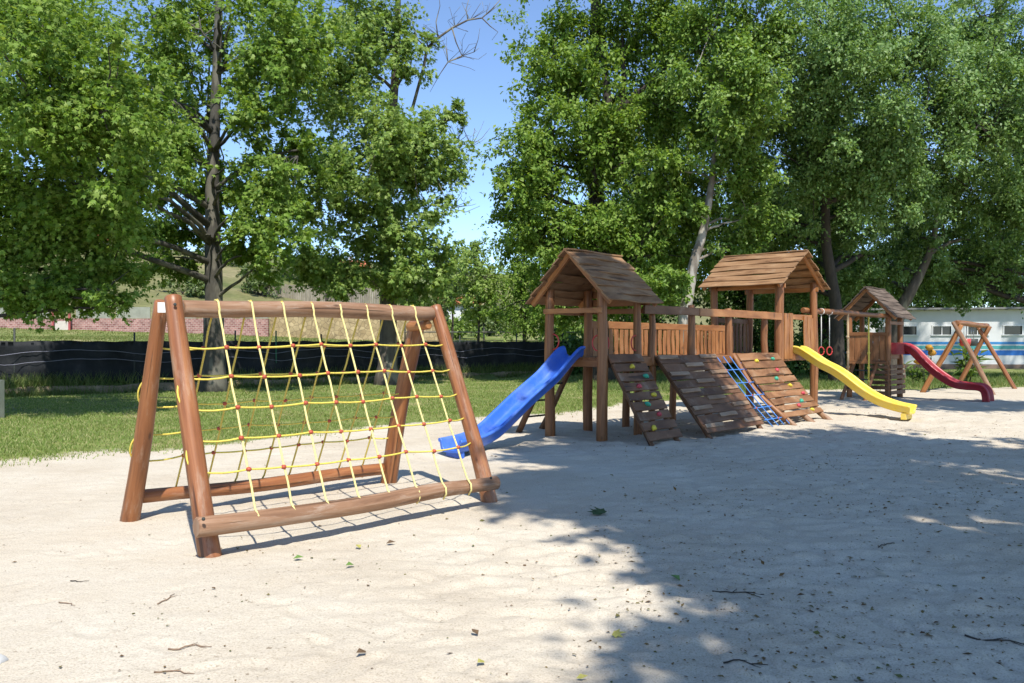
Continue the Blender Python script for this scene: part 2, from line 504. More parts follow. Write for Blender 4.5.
# crumbs of bark and dry leaf trodden into the sand
vo = N(nt, 'ShaderNodeTexVoronoi'); vo.inputs['Scale'].default_value = 16; vo.inputs['Randomness'].default_value = 1
nd = N(nt, 'ShaderNodeTexNoise'); nd.inputs['Scale'].default_value = 30; nt.links.new(tc.outputs['Object'], nd.inputs['Vector'])
va = N(nt, 'ShaderNodeVectorMath', operation='MULTIPLY_ADD'); nt.links.new(nd.outputs['Color'], va.inputs[0]); va.inputs[1].default_value = (.05, .05, 0); nt.links.new(tc.outputs['Object'], va.inputs[2])
nt.links.new(va.outputs[0], vo.inputs['Vector'])
dots = ramp(nt, vo.outputs['Distance'], [(.10, (1, 1, 1)), (.17, (0, 0, 0))])
msk = ramp(nt, noise(1.3, 5, .6, (4, 9, 0)), [(.45, (0, 0, 0)), (.62, (.75, .75, .75))])
dd = N(nt, 'ShaderNodeMath', operation='MULTIPLY'); nt.links.new(dots.outputs[0], dd.inputs[0]); nt.links.new(msk.outputs[0], dd.inputs[1])
scol = mix(nt, dd.outputs[0], scol, (.16, .115, .07))
t1 = ramp(nt, noise(.7, 6, .65, (3, 1, 0)), [(.36, (.12, .165, .04)), (.52, (.19, .22, .065)), (.68, (.34, .29, .15))])
t2 = ramp(nt, noise(14, 5, .7), [(.3, (.6, .6, .6)), (.7, (1.25, 1.25, 1.2))])
tcol = mix(nt, 1.0, t1.outputs[0], t2.outputs[0], 'MULTIPLY')
h1 = ramp(nt, noise(.09, 8, .7, (1, 8, 0)), [(.36, (.085, .11, .03)), (.5, (.17, .17, .07)), (.66, (.26, .225, .12))])
h2 = ramp(nt, noise(1.5, 5, .7), [(.3, (.7, .7, .7)), (.7, (1.15, 1.15, 1.1))])
hcol = mix(nt, 1.0, h1.outputs[0], h2.outputs[0], 'MULTIPLY')
ah = N(nt, 'ShaderNodeAttribute', attribute_name='hill'); asn = N(nt, 'ShaderNodeAttribute', attribute_name='sand')
col = mix(nt, ah.outputs['Fac'], tcol, hcol)
sub = N(nt, 'ShaderNodeMath', operation='MULTIPLY_ADD'); nt.links.new(noise(5, 6, .7, (2, 2, 0)), sub.inputs[0]); sub.inputs[1].default_value = .9; sub.inputs[2].default_value = -.45
ad = N(nt, 'ShaderNodeMath', operation='ADD'); nt.links.new(asn.outputs['Fac'], ad.inputs[0]); nt.links.new(sub.outputs[0], ad.inputs[1])
sm_ = ramp(nt, ad.outputs[0], [(.35, (0, 0, 0)), (.65, (1, 1, 1))])
col = mix(nt, sm_.outputs[0], col, scol)
nt.links.new(col, b.inputs['Base Color']); b.inputs['Roughness'].default_value = .95; b.inputs['Specular IOR Level'].default_value = .15
bm = N(nt, 'ShaderNodeBump'); bm.inputs['Strength'].default_value = .7; bm.inputs['Distance'].default_value = .02
bb = N(nt, 'ShaderNodeMath', operation='ADD'); nt.links.new(noise(11, 8, .68, (5, 5, 0)), bb.inputs[0])
b2 = N(nt, 'ShaderNodeMath', operation='MULTIPLY'); nt.links.new(noise(60, 4, .7), b2.inputs[0]); b2.inputs[1].default_value = .35; nt.links.new(b2.outputs[0], bb.inputs[1])
nt.links.new(bb.outputs[0], bm.inputs['Height']); nt.links.new(bm.outputs[0], b.inputs['Normal'])
gm.materials.append(m)
ground = link('ground', gm); tag(ground, 'pale trodden sand giving way to lawn and a dry grass slope', None, None, 'structure')


def tz(x, y): return float(terrain(np.array([x]), np.array([y]))[0])


_rsl = np.log(rs)


def gz(x, y):
    """height of the ground sheet, trodden sand included"""
    x = float(x); y = float(y)
    r = math.hypot(x, y); t = math.atan2(x, y)
    i = int(np.searchsorted(rs, r)); j = int(np.searchsorted(th, t))
    return float(gz_[min(i, nr - 1), min(j, nc - 1)])


# ------------------------------------------------------------------ leaves
rng = np.random.default_rng(11)


def unit(v): return v / np.maximum(np.linalg.norm(v, axis=-1, keepdims=True), 1e-9)


def _star():
    v = [(0, .02, .0)]
    tips = [(-100, .36), (-50, .62), (0, .78), (50, .62), (100, .36)]
    out = [(0, -.02, 0)]
    k = 0
    ring = []
    for i, (a, r) in enumerate(tips):
        ar = math.radians(a)
        ring.append((math.sin(ar) * r, .25 + math.cos(ar) * r, -.10 * r))
        if i < 4:
            am = math.radians((a + tips[i + 1][0]) / 2)
            ring.append((math.sin(am) * .30, .25 + math.cos(am) * .30, .02))
    vs = [(0, .25, .04), (0, -.02, 0)] + ring
    n = len(vs)
    tri = []
    for i in range(1, n):
        j = i + 1 if i + 1 < n else 1
        tri.append((0, i, j))
    return np.array(vs, float), np.array(tri)


LEAF_STAR = _star()
LEAF_RHOMB = (np.array([(0, 0, 0), (-.30, .42, .10), (0, 1, -.05), (.30, .42, .10)], float), np.array([(0, 2, 1), (0, 3, 2)]))
LEAF_LONG = (np.array([(0, 0, 0), (-.12, .4, .05), (0, 1, -.2), (.12, .4, .05)], float), np.array([(0, 2, 1), (0, 3, 2)]))


def leaf_mesh(name, P, A, Nn, S, tpl, mat):
    """P positions, A stem-to-tip directions, Nn upper sides, S sizes"""
    tv, tf = tpl
    Y = unit(A); X = unit(np.cross(Y, Nn)); Z = np.cross(X, Y)
    fold = rng.uniform(.3, 1.6, (len(P), 1, 1))
    T = tv[None] * np.array([1, 1, 1.0]); T = np.repeat(T, len(P), 0); T[..., 2:3] *= fold
    V = P[:, None, :] + S[:, None, None] * (T[..., 0:1] * X[:, None] + T[..., 1:2] * Y[:, None] + T[..., 2:3] * Z[:, None])
    k = len(tv)
    Fc = (np.arange(len(P))[:, None, None] * k + tf[None]).reshape(-1, 3)
    me = np_mesh(name, V.reshape(-1, 3), Fc.ravel(), np.arange(len(Fc)) * 3, False)
    me.materials.append(mat)
    return me


def clump_leaves(C, Rc, n_per, out_dir, leaf, droop=.35):
    """sprays of leaves along the twigs of each clump"""
    P, A, Nn, S = [], [], [], []
    for c, r, od in zip(C, Rc, out_dir):
        nt_ = 9
        tw = unit(rng.normal(size=(nt_, 3)) * np.array([1, 1, .8]) + od * .6 + np.array([0, 0, .1])) * rng.uniform(.55, 1.35, (nt_, 1))
        k = rng.integers(0, nt_, n_per)
        t = rng.random(n_per) ** .6
        p = c + tw[k] * (t * r)[:, None] + rng.normal(size=(n_per, 3)) * r * .13
        p[:, 2] -= droop * r * t * t * .5
        a = unit(tw[k] * .5 + rng.normal(size=(n_per, 3)) * .7 + np.array([0, 0, -.45]))
        nn = unit(np.array([0.10, -.36, .72]) + od * .25 + rng.normal(size=(n_per, 3)) * .42)
        P.append(p); A.append(a); Nn.append(nn); S.append(leaf * rng.uniform(.75, 1.1) * rng.uniform(.45, 1.3, n_per))
    return np.concatenate(P), np.concatenate(A), np.concatenate(Nn), np.concatenate(S)


def ell_clumps(c, r, n, seed, gap=.0, shell=2.0):
    out = []
    r = np.array(r)
    lr = np.random.default_rng(seed)
    while len(out) < n:
        d = unit(lr.normal(size=3))
        rad = lr.random() ** (1 / shell)
        rad *= .82 + .5 * float(vnoise(np.array([d[0] * 2.3 + seed]), np.array([d[2] * 2.3 + d[1]]), seed)[0])
        if lr.random() < .14: rad = lr.uniform(1.0, 1.32)
        p = d * rad
        q = c + p * r
        if gap and float(vnoise(np.array([q[0] / 1.7 + 9]), np.array([q[2] / 1.35 + q[1] * .5]), seed + 5)[0]) < gap - .5: continue
        out.append((q, d))
    return out


LEAFM = .78


def make_tree(name, label, cat, trunk, trunk_r, masses, leaf, tpl, lmat, bmat, n_per=80, group=None, seed=0, gap=.28, bare=None,
              limbs=2, n_twig=.45, droop=.35, trunk_n=12, dens=1.0, limb_r=1.0, clear=0.0):
    """trunk: points; masses: (centre xyz, radii xyz, clumps, clump radius)"""
    trunk = [Vector(p) for p in trunk]
    root = empty(name, trunk[0], label, cat, group)
    rr = random.Random(seed)
    tb = MB()
    k = len(trunk)
    pts, rad = [], []
    NS = 6
    for i in range(k - 1):
        for j in range(NS):
            f = j / NS
            P0 = trunk[max(i - 1, 0)]; P1 = trunk[i]; P2 = trunk[i + 1]; P3 = trunk[min(i + 2, k - 1)]
            pts.append(0.5 * ((2 * P1) + (P2 - P0) * f + (2 * P0 - 5 * P1 + 4 * P2 - P3) * f * f + (3 * P1 - P0 - 3 * P2 + P3) * f ** 3))
    pts.append(trunk[-1])
    L = len(pts)
    for i in range(L):
        t = i / (L - 1)
        fl = 1 + .55 * math.exp(-t * 22)
        rad.append(max(.03, trunk_r * (1 - .78 * t) * fl * (1 + .05 * rr.uniform(-1, 1))))
    pts[0] = pts[0] - Vector((0, 0, .25))
    tb.tube(pts, rad, trunk_n, True, 0, .06, seed)
    AP, AA, AN, AS = [], [], [], []
    for mi, (c, r, n, cr) in enumerate(masses):
        c = Vector(c)
        cl = ell_clumps(np.array(c), r, max(3, int(n * dens)), seed * 31 + mi, gap)
        if clear: cl = [e_ for e_ in cl if not (abs(e_[0][0] - trunk[0].x * (e_[0][1] / trunk[0].y)) < clear and e_[0][1] < trunk[0].y and e_[0][2] > 3.2)] or cl[:1]
        C = np.array([q for q, _ in cl]); D = np.array([d for _, d in cl])
        Rc = cr * rng.uniform(.55, 1.4, len(C))
        p, a, nn, s = clump_leaves(C, Rc, int(n_per * LEAFM ** -2 * .92), D, leaf * LEAFM, droop)
        AP.append(p); AA.append(a); AN.append(nn); AS.append(s)
        # limbs from the trunk into the mass
        rm = max(r)
        hubs = []
        for q in range(limbs):
            tgt = c + Vector((rr.uniform(-.4, .4) * r[0], rr.uniform(-.4, .4) * r[1], rr.uniform(-.4, .3) * r[2]))
            best = None
            for i, (tp, tr) in enumerate(zip(pts, rad)):
                if tp.z > tgt.z - .15 * (tgt - tp).length and i > 0: break
                best = (tp, tr)
            tp, tr = best if best else (pts[1], rad[1])
            if (tgt - tp).length < .4:
                hubs.append([tgt]); continue
            r0 = limb_r * min(tr * .62, .045 + .018 * (tgt - tp).length)
            lp = []
            sag = Vector((rr.uniform(-.3, .3), rr.uniform(-.3, .3), rr.uniform(.1, .5))) * (tgt - tp).length * .22
            for i in range(9):
                t = i / 8
                lp.append(tp.lerp(tgt, t) + sag * math.sin(math.pi * t) + Vector((rr.uniform(-1, 1), rr.uniform(-1, 1), rr.uniform(-1, 1))) * .05 * math.sin(math.pi * t))
            tb.tube(lp, [r0 * (1 - .65 * i / 8) for i in range(9)], 7, True, 0, .08, seed + q)
            hubs.append(lp[4:])
        allh = [h for hb in hubs for h in hb]
        for q in C:
            if rr.random() > n_twig: continue
            q = Vector(q)
            h = min(allh, key=lambda v: (v - q).length + rr.random() * .6)
            mid = h.lerp(q, .5) + Vector((rr.uniform(-.2, .2), rr.uniform(-.2, .2), rr.uniform(0, .3))) * (q - h).length * .5
            r1 = .010 + .009 * (q - h).length
            tb.tube([h, h.lerp(mid, .5) + Vector((0, 0, .03)), mid, mid.lerp(q, .55), q], [r1, r1 * .85, r1 * .65, r1 * .5, r1 * .3], 5, False, 0, 0, 1)
    if bare:
        for lp, r0 in bare:
            kk = len(lp)
            tb.tube(lp, [max(.006, r0 * (1 - .8 * i / (kk - 1))) for i in range(kk)], 6, True, 0, .1, 4)
    tb.build('trunk', bmat, root)
    P, A, Nn, S = map(np.concatenate, (AP, AA, AN, AS))
    P = P - np.array(trunk[0])
    me = leaf_mesh('crown', P, A, Nn, S, tpl, lmat)
    link('crown', me, root)
    return root


def PM(px, py, d, rx, ry, rd, n, cr):
    """a leaf mass surveyed from the photograph: place, extent in metres at its own distance, clumps"""
    c = W(px, py, d)
    return (tuple(c), (rx / F * d, rd, ry / F * d), n, cr)


L_PLANE = mat_leaf('plane_leaf', [(.095, .175, .024), (.175, .29, .04), (.29, .385, .09)], .40, .5, .22)
L_PLANE2 = mat_leaf('plane_leaf_pale', [(.12, .205, .04), (.21, .32, .065), (.34, .43, .13)], .40, .5, .22)
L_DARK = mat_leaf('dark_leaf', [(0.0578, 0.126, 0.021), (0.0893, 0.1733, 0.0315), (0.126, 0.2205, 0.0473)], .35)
L_POPLAR = mat_leaf('poplar_leaf', [(.10, .19, .045), (.155, .265, .068), (.25, .36, .125)], .34, .45, .36)
L_LIME = mat_leaf('lime_leaf', [(0.121, 0.22, 0.033), (0.1815, 0.297, 0.0495), (0.264, 0.363, 0.088)], .38)
L_BUSH = mat_leaf('bush_leaf', [(.08, .15, .03), (.12, .20, .045), (.17, .25, .07)], .4)
L_FAR = mat_leaf('far_leaf', [(.10, .15, .045), (.14, .20, .06), (.19, .24, .09)], .35)
B_PLANE = mat_bark('plane_bark', (.055, .045, .035), (.12, .10, .075), (.20, .18, .13), 2.2)
B_PALE = mat_bark('pale_bark', (.10, .08, .06), (.24, .21, .17), (.36, .33, .28), 2.5)
B_GREY = mat_bark('grey_bark', (.035, .032, .026), (.085, .078, .062), (.14, .13, .10), 2.4)
B_DARK = mat_bark('dark_bark', (.022, .018, .014), (.06, .047, .034), (.10, .085, .065), 3, False)


def G(x, y): return Vector((x, y, tz(x, y)))


# plane tree at the left edge, trunk outside the picture
make_tree('plane_tree', 'broad leafy plane tree at the left edge with sunlit top and low hanging dark boughs', 'tree',
          [G(-13.2, 17.6), (-13.0, 17.5, 3), (-12.6, 17.4, 6), (-12.2, 17.5, 9.5)], .33,
          [PM(30, 90, 15.9, 75, 75, 1.9, 62, .62), PM(95, 120, 16.0, 62, 62, 1.5, 44, .55), PM(40, 190, 17.8, 80, 52, 1.9, 60, .6),
           PM(95, 215, 18.2, 62, 40, 1.5, 34, .55), PM(20, 262, 18.2, 55, 40, 1.4, 26, .5), PM(95, 262, 18.4, 58, 28, 1.0, 20, .42),
           PM(30, 18, 17.2, 80, 55, 1.9, 44, .6), PM(140, 190, 17.6, 28, 40, 1.0, 10, .4), PM(115, 303, 17.6, 30, 14, .6, 6, .34),
           PM(34, 290, 17.6, 40, 18, .9, 15, .4), PM(110, 292, 17.8, 34, 22, .8, 16, .4), PM(10, 300, 17.4, 30, 22, .8, 12, .4), PM(-80, 60, 17.5, 90, 110, 2.4, 50, .7), PM(-80, 200, 17.5, 80, 70, 2.2, 36, .7)],
          .165, LEAF_STAR, L_PLANE, B_DARK, 108, seed=3, gap=.44, dens=.92, n_twig=.4, limb_r=.5)
# plane tree whose grey trunk stands left of the net frame's beam
x0 = W(213, 391, 26.6)
make_tree('plane_tree', 'tall plane tree with a straight dark trunk behind the left end of the rope frame', 'tree',
          [G(x0.x, 26.6), (x0.x + .03, 26.6, 3), (x0.x - .02, 26.6, 6.5), (x0.x + .12, 26.6, 10.2), (x0.x + .25, 26.6, 14.5)], .36,
          [PM(175, 40, 26.8, 60, 60, 2.2, 44, .72), PM(262, 40, 25.4, 60, 55, 2.0, 46, .72), PM(250, 130, 24.9, 48, 55, 1.6, 38, .65),
           PM(165, 130, 27.2, 42, 62, 1.6, 26, .65), PM(175, 215, 27.0, 48, 38, 1.5, 26, .6), PM(262, 215, 25.0, 44, 42, 1.5, 26, .6),
           PM(215, 235, 25.2, 34, 26, .9, 15, .5), PM(215, -50, 26.6, 110, 55, 3.0, 50, .8), PM(160, 262, 26.4, 30, 18, .9, 8, .45),
           PM(225, 20, 24.6, 40, 40, 1.2, 20, .6), PM(180, 110, 25.4, 26, 48, 1.0, 24, .55), PM(215, 130, 28.4, 50, 100, 1.2, 46, .65), PM(290, 165, 25.2, 30, 60, 1.2, 30, .6), PM(232, 175, 24.6, 26, 34, .9, 18, .5), PM(245, 262, 25.4, 36, 18, 1.0, 14, .45), PM(300, 30, 26, 40, 46, 1.6, 30, .7), PM(170, 245, 26.8, 40, 22, 1.0, 14, .48),
           PM(40, 130, 21.8, 70, 55, 1.9, 46, .72), PM(125, 95, 22.4, 52, 62, 1.9, 44, .72), PM(120, 200, 22.6, 60, 42, 1.6, 36, .62), PM(40, 30, 22.0, 80, 50, 2.2, 40, .8), PM(30, 220, 22.4, 60, 32, 1.5, 24, .6)],
          .215, LEAF_STAR, L_PLANE, B_GREY, 96, seed=5, gap=.42, dens=.9, limb_r=.75, clear=.72)
# plane tree behind the middle of the frame, sunlit, with a dead bough reaching into the sky
x1 = W(387, 372, 31.0)
dead = []
q = lambda a, b: tuple(W(a, b, 30.5))
dead.append(([q(412, 110), q(424, 66), q(427, 48), q(438, 38), q(452, 28), q(468, 20), q(482, 18), q(492, 9), q(500, 0)], 0.062))
dead.append(([q(452, 28), q(456, 42), q(462, 56), q(474, 52), q(479, 48)], 0.031))
dead.append(([q(468, 20), q(466, 10), q(470, -6)], 0.028))
dead.append(([q(482, 18), q(490, 26), q(498, 32), q(492, 40)], 0.025))
dead.append(([q(427, 48), q(418, 40), q(413, 26), q(410, 8)], 0.031))
dead.append(([q(462, 56), q(448, 62), q(440, 74), q(430, 92)], 0.031))
dead.append(([q(474, 52), q(478, 40), q(480, 28)], 0.019))
dead.append(([q(438, 38), q(436, 22), q(440, 6), q(438, -14)], 0.028))
dead.append(([q(448, 62), q(446, 48), q(442, 40)], 0.019))
dead.append(([q(430, 140), q(455, 142), q(470, 146), q(482, 138), q(490, 128)], 0.028))
dead.append(([q(455, 142), q(462, 132), q(468, 118)], 0.019))
dead.append(([q(430, 205), q(450, 208), q(466, 212), q(480, 206)], 0.025))
for i in range(60):
    rr = random.Random(900 + i)
    a0 = rr.choice([(428, 48), (440, 37), (455, 27), (470, 20), (486, 15), (462, 56), (458, 142), (472, 146), (452, 208), (448, 62)])
    an = rr.uniform(-2.6, .4); ln = rr.uniform(8, 22)
    p1 = (a0[0] + math.cos(an) * ln, a0[1] + math.sin(an) * ln); p2 = (p1[0] + rr.uniform(-5, 9), p1[1] + rr.uniform(-9, 3))
    dead.append(([q(*a0), q(*p1), tuple(W(p2[0], p2[1], 30.5 + rr.uniform(-.6, .6)))], .012))
make_tree('plane_tree', 'sunlit plane tree with a bare dead bough reaching into the sky', 'tree',
          [G(x1.x, 31), (x1.x + .05, 31, 3), (x1.x - .1, 31, 7), (x1.x + .3, 30.8, 11), (x1.x + .5, 30.6, 15)], .38,
          [PM(385, 140, 29.2, 62, 62, 2.2, 70, .72), PM(335, 75, 29.8, 55, 60, 2.2, 50, .72), PM(425, 165, 29.8, 44, 55, 1.6, 40, .62),
           PM(330, 190, 29.6, 52, 58, 1.9, 48, .66), PM(390, 240, 29.8, 58, 44, 1.8, 48, .66), PM(305, 262, 29.6, 40, 22, 1.2, 18, .5),
           PM(365, 20, 30.5, 50, 50, 2.0, 34, .7), PM(405, 278, 30.0, 55, 24, 1.4, 30, .55), PM(408, 60, 30.4, 24, 34, 1.2, 10, .5),
           PM(340, 275, 30.2, 38, 26, 1.2, 20, .5), PM(452, 118, 30.2, 18, 10, .6, 5, .4), PM(350, -50, 30.5, 80, 45, 2.5, 30, .8)],
          .225, LEAF_STAR, L_PLANE2, B_PLANE, 102, seed=8, gap=.38, bare=dead, dens=1.1, limb_r=.8)

# big tree behind the near tower
make_tree('plane_tree', 'very tall dense plane tree with a forked dark trunk behind the blue slide tower', 'tree',
          [G(3.6, 33.5), (3.5, 33.5, 4), (3.4, 33.5, 8), (3.3, 33.4, 12), (3.5, 33.4, 18), (3.7, 33.4, 22)], .46,
          [PM(560, 60, 32.5, 44, 85, 2.4, 62, .8), PM(640, 30, 33.5, 62, 70, 2.8, 70, .85), PM(540, 165, 32.0, 50, 48, 2.2, 52, .72),
           PM(612, 165, 31.4, 58, 62, 2.4, 74, .76), PM(540, 235, 32.0, 46, 42, 2.0, 44, .7), PM(615, 250, 31.6, 62, 48, 2.2, 66, .72),
           PM(660, 110, 33.5, 46, 60, 2.2, 44, .74), PM(675, 210, 32.0, 42, 60, 1.8, 44, .7), PM(600, -60, 33, 90, 70, 3.2, 60, .95),
           PM(580, 300, 33, 80, 26, 1.8, 44, .6), PM(665, 285, 33.6, 46, 34, 1.6, 30, .6), PM(700, 100, 34, 40, 60, 1.8, 34, .75), PM(515, 195, 32.2, 24, 20, 1.1, 10, .5)],
          .25, LEAF_RHOMB, L_PLANE, B_DARK, 116, seed=12, gap=.33, dens=1.2, bare=[([W(612, 150, 33), W(607, 95, 33), W(602, 40, 33.2), W(604, -10, 33.4)], .26),
          ([W(612, 120, 33), W(635, 95, 33), W(662, 72, 33.2), W(680, 55, 33.4)], .17), ([W(618, 140, 33), W(624, 80, 33), W(622, 30, 33)], .22)])
# pale leaning trunk
make_tree('poplar_tree', 'leaning tree with a pale bare trunk rising between the two near tower roofs', 'tree',
          [G(6.9, 30), W(684, 330, 30), W(689, 292, 30), W(694, 262, 30), W(702, 236, 30), W(708, 205, 30), W(712, 178, 30), W(718, 120, 30), W(726, 40, 30), W(735, -60, 30)], .24,
          [PM(735, 90, 29.0, 48, 60, 1.8, 56, .7), PM(705, 40, 30.0, 40, 60, 2.0, 40, .7), PM(760, 40, 29.5, 40, 60, 1.8, 44, .7),
           PM(742, 165, 29.6, 30, 30, 1.2, 22, .55), PM(735, -50, 30, 70, 55, 2.4, 36, .8), PM(672, 170, 30.4, 24, 34, 1.2, 14, .55), PM(752, 215, 30.4, 24, 32, 1.1, 18, .5), PM(676, 285, 29.5, 22, 22, .8, 14, .42), PM(730, 250, 31, 26, 26, 1.0, 16, .5), PM(694, 205, 29.2, 9, 10, .4, 4, .3)],
          .23, LEAF_RHOMB, L_LIME, B_PALE, 108, seed=14, gap=.32, limbs=2, dens=1.15, limb_r=.7)
# the silvery poplars on the right
make_tree('poplar_tree', 'huge silvery green poplar spreading above the middle and far towers', 'tree',
          [G(13.2, 33.5), (13.1, 33.4, 3), (12.6, 33.2, 6), (12.6, 33.0, 10), (12.8, 33, 16), (13, 33, 22)], .28,
          [PM(830, 60, 29.6, 70, 75, 3.0, 90, .85), PM(800, 165, 31.6, 52, 58, 2.2, 70, .75), PM(872, 150, 31.0, 62, 66, 2.6, 90, .78),
           PM(845, 215, 34.5, 40, 34, 1.6, 34, .6), PM(905, 60, 30.2, 52, 66, 2.6, 60, .85), PM(780, 230, 35.5, 44, 40, 1.8, 44, .66),
           PM(880, 258, 36.0, 40, 24, 1.5, 18, .52), PM(840, -50, 32, 110, 60, 3.5, 70, 1.0), PM(822, 272, 36.5, 40, 28, 1.6, 34, .58), PM(780, 285, 37, 36, 26, 1.4, 26, .55), PM(905, 190, 34.2, 34, 40, 1.6, 34, .66)],
          .21, LEAF_RHOMB, L_POPLAR, B_DARK, 132, seed=18, gap=.36, dens=1.25)
make_tree('poplar_tree', 'grey green poplar overhanging the striped white building at the right edge', 'tree',
          [G(24.6, 38.5), (24.4, 38.2, 4), (23.6, 37.8, 8), (22.4, 37.4, 13), (21.5, 37, 20)], .42,
          [PM(965, 110, 31.8, 52, 72, 2.6, 84, .85), PM(1010, 190, 35.5, 44, 60, 2.2, 60, .8), PM(945, 200, 35.6, 44, 50, 2.0, 56, .72),
           PM(1040, 90, 35.0, 56, 80, 2.8, 64, .9), PM(985, 20, 35.5, 48, 50, 2.6, 40, .85), PM(930, 262, 38, 36, 26, 1.4, 18, .5),
           PM(1005, 264, 38.5, 46, 28, 1.6, 24, .58), PM(1070, 200, 35, 50, 90, 2.4, 40, .9), PM(905, 272, 39, 36, 24, 1.4, 24, .55), ((29.4, 37, 22.5), (3.6, 2.0, 2.2), 34, .8), ((24.5, 37, 22.5), (2.4, 1.6, 2.2), 16, .7), ((33.5, 36.5, 20.5), (2.5, 2, 2), 12, .7), PM(960, 284, 39.5, 52, 16, 1.4, 26, .5), PM(1010, 120, 32, 40, 50, 1.8, 40, .75)],
          .21, LEAF_RHOMB, L_POPLAR, B_DARK, 132, seed=21, gap=.34, dens=1.25)
xa = W(902, 330, 35.5)
make_tree('leaning_tree', 'tree with a leaning brown trunk just behind the far dark roofed tower', 'tree',
          [G(xa.x - .35, 35.5), W(897, 320, 35.5), W(908, 296, 35.2), W(921, 272, 35), W(932, 246, 34.8), W(938, 210, 34.6)], .34,
          [PM(925, 232, 38, 48, 30, 1.6, 30, .6), PM(860, 272, 39, 46, 24, 1.6, 22, .55), PM(965, 240, 39, 40, 30, 1.6, 26, .6)],
          .21, LEAF_RHOMB, L_DARK, B_PLANE, 110, seed=25, gap=.2)
# trees that close the view behind the towers
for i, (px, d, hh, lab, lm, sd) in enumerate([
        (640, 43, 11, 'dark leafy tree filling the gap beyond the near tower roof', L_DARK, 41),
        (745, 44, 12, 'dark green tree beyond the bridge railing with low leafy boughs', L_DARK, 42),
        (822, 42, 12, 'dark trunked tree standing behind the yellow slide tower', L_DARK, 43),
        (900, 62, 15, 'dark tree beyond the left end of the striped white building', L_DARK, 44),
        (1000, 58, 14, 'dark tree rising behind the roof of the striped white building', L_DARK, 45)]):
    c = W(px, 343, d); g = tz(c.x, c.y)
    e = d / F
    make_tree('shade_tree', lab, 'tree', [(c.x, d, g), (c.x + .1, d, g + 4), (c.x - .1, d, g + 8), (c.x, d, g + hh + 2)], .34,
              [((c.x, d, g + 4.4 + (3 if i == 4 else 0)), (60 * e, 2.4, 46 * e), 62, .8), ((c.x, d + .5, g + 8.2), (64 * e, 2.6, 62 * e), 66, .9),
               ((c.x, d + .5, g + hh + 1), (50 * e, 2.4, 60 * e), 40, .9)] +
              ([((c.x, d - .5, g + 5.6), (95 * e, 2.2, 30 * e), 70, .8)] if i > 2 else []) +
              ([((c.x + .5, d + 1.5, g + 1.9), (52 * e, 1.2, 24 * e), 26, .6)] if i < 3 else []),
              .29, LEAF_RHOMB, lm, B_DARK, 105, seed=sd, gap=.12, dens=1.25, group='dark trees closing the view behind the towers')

# young trees in the middle distance and growth on the slope
for i, (px, pb, d, top, w_, lab, lm, sd) in enumerate([
        (478, 336, 50, 238, 36, 'small light green tree with a thin trunk right of the rope frame', L_PLANE2, 51),
        (524, 338, 49, 250, 30, 'slim young tree with a thin dark trunk just left of the blue slide tower', L_PLANE, 52),
        (452, 326, 58, 250, 34, 'pale green young tree beyond the right end of the rope frame beam', L_FAR, 53),
        (545, 334, 56, 232, 40, 'light green tree beyond the wire fence, seen beside the near roof', L_PLANE2, 54)]):
    c = W(px, pb, d); g = tz(c.x, c.y); e = d / F
    zt = CAMH + (HY - top) * e
    make_tree('young_tree', lab, 'tree', [(c.x, d, g), (c.x + .05, d, g + 1.5), (c.x, d, g + (zt - g) * .6), (c.x, d, zt - .4)], .09,
              [((c.x, d, g + (zt - g) * .42), (w_ * e, 1.9, (zt - g) * .24), 34, .6), ((c.x + .3, d, g + (zt - g) * .7), (w_ * e * .9, 1.8, (zt - g) * .26), 36, .6),
               ((c.x - .2, d, zt - .9), (w_ * .55 * e, 1.2, .9), 12, .5)],
              .28, LEAF_RHOMB, lm, B_DARK, 60, seed=sd, gap=.25, trunk_n=8, group='young trees beyond the wire fence')


def bush(name, label, c, r, n, cr, leaf, lm, group=None, seed=0, tpl=LEAF_RHOMB, cat='shrub'):
    c = Vector(c)
    g = tz(c.x, c.y)
    root = empty(name, (c.x, c.y, g), label, cat, group)
    st = MB(); rr = random.Random(seed)
    cl = ell_clumps(np.array((c.x, c.y, g + r[2] * .85)), r, n, seed + 400, .15)
    C = np.array([q_ for q_, _ in cl]); D = np.array([d_ for _, d_ in cl])
    C[:, 2] = np.maximum(C[:, 2], g + .15)
    for q_ in C[:14]:
        q_ = Vector(q_); b0 = Vector((c.x + rr.uniform(-.2, .2) * r[0], c.y + rr.uniform(-.2, .2) * r[1], g - .05))
        st.tube([b0, b0.lerp(q_, .5) + Vector((0, 0, .2)), q_], [.04, .025, .01], 5)
    st.build('stem', B_DARK, root)
    p, a, nn, s = clump_leaves(C, cr * rng.uniform(.7, 1.3, len(C)), 60, D, leaf)
    link('foliage', leaf_mesh('foliage', p - np.array((c.x, c.y, g)), a, nn, s, tpl, lm), root)
    return root


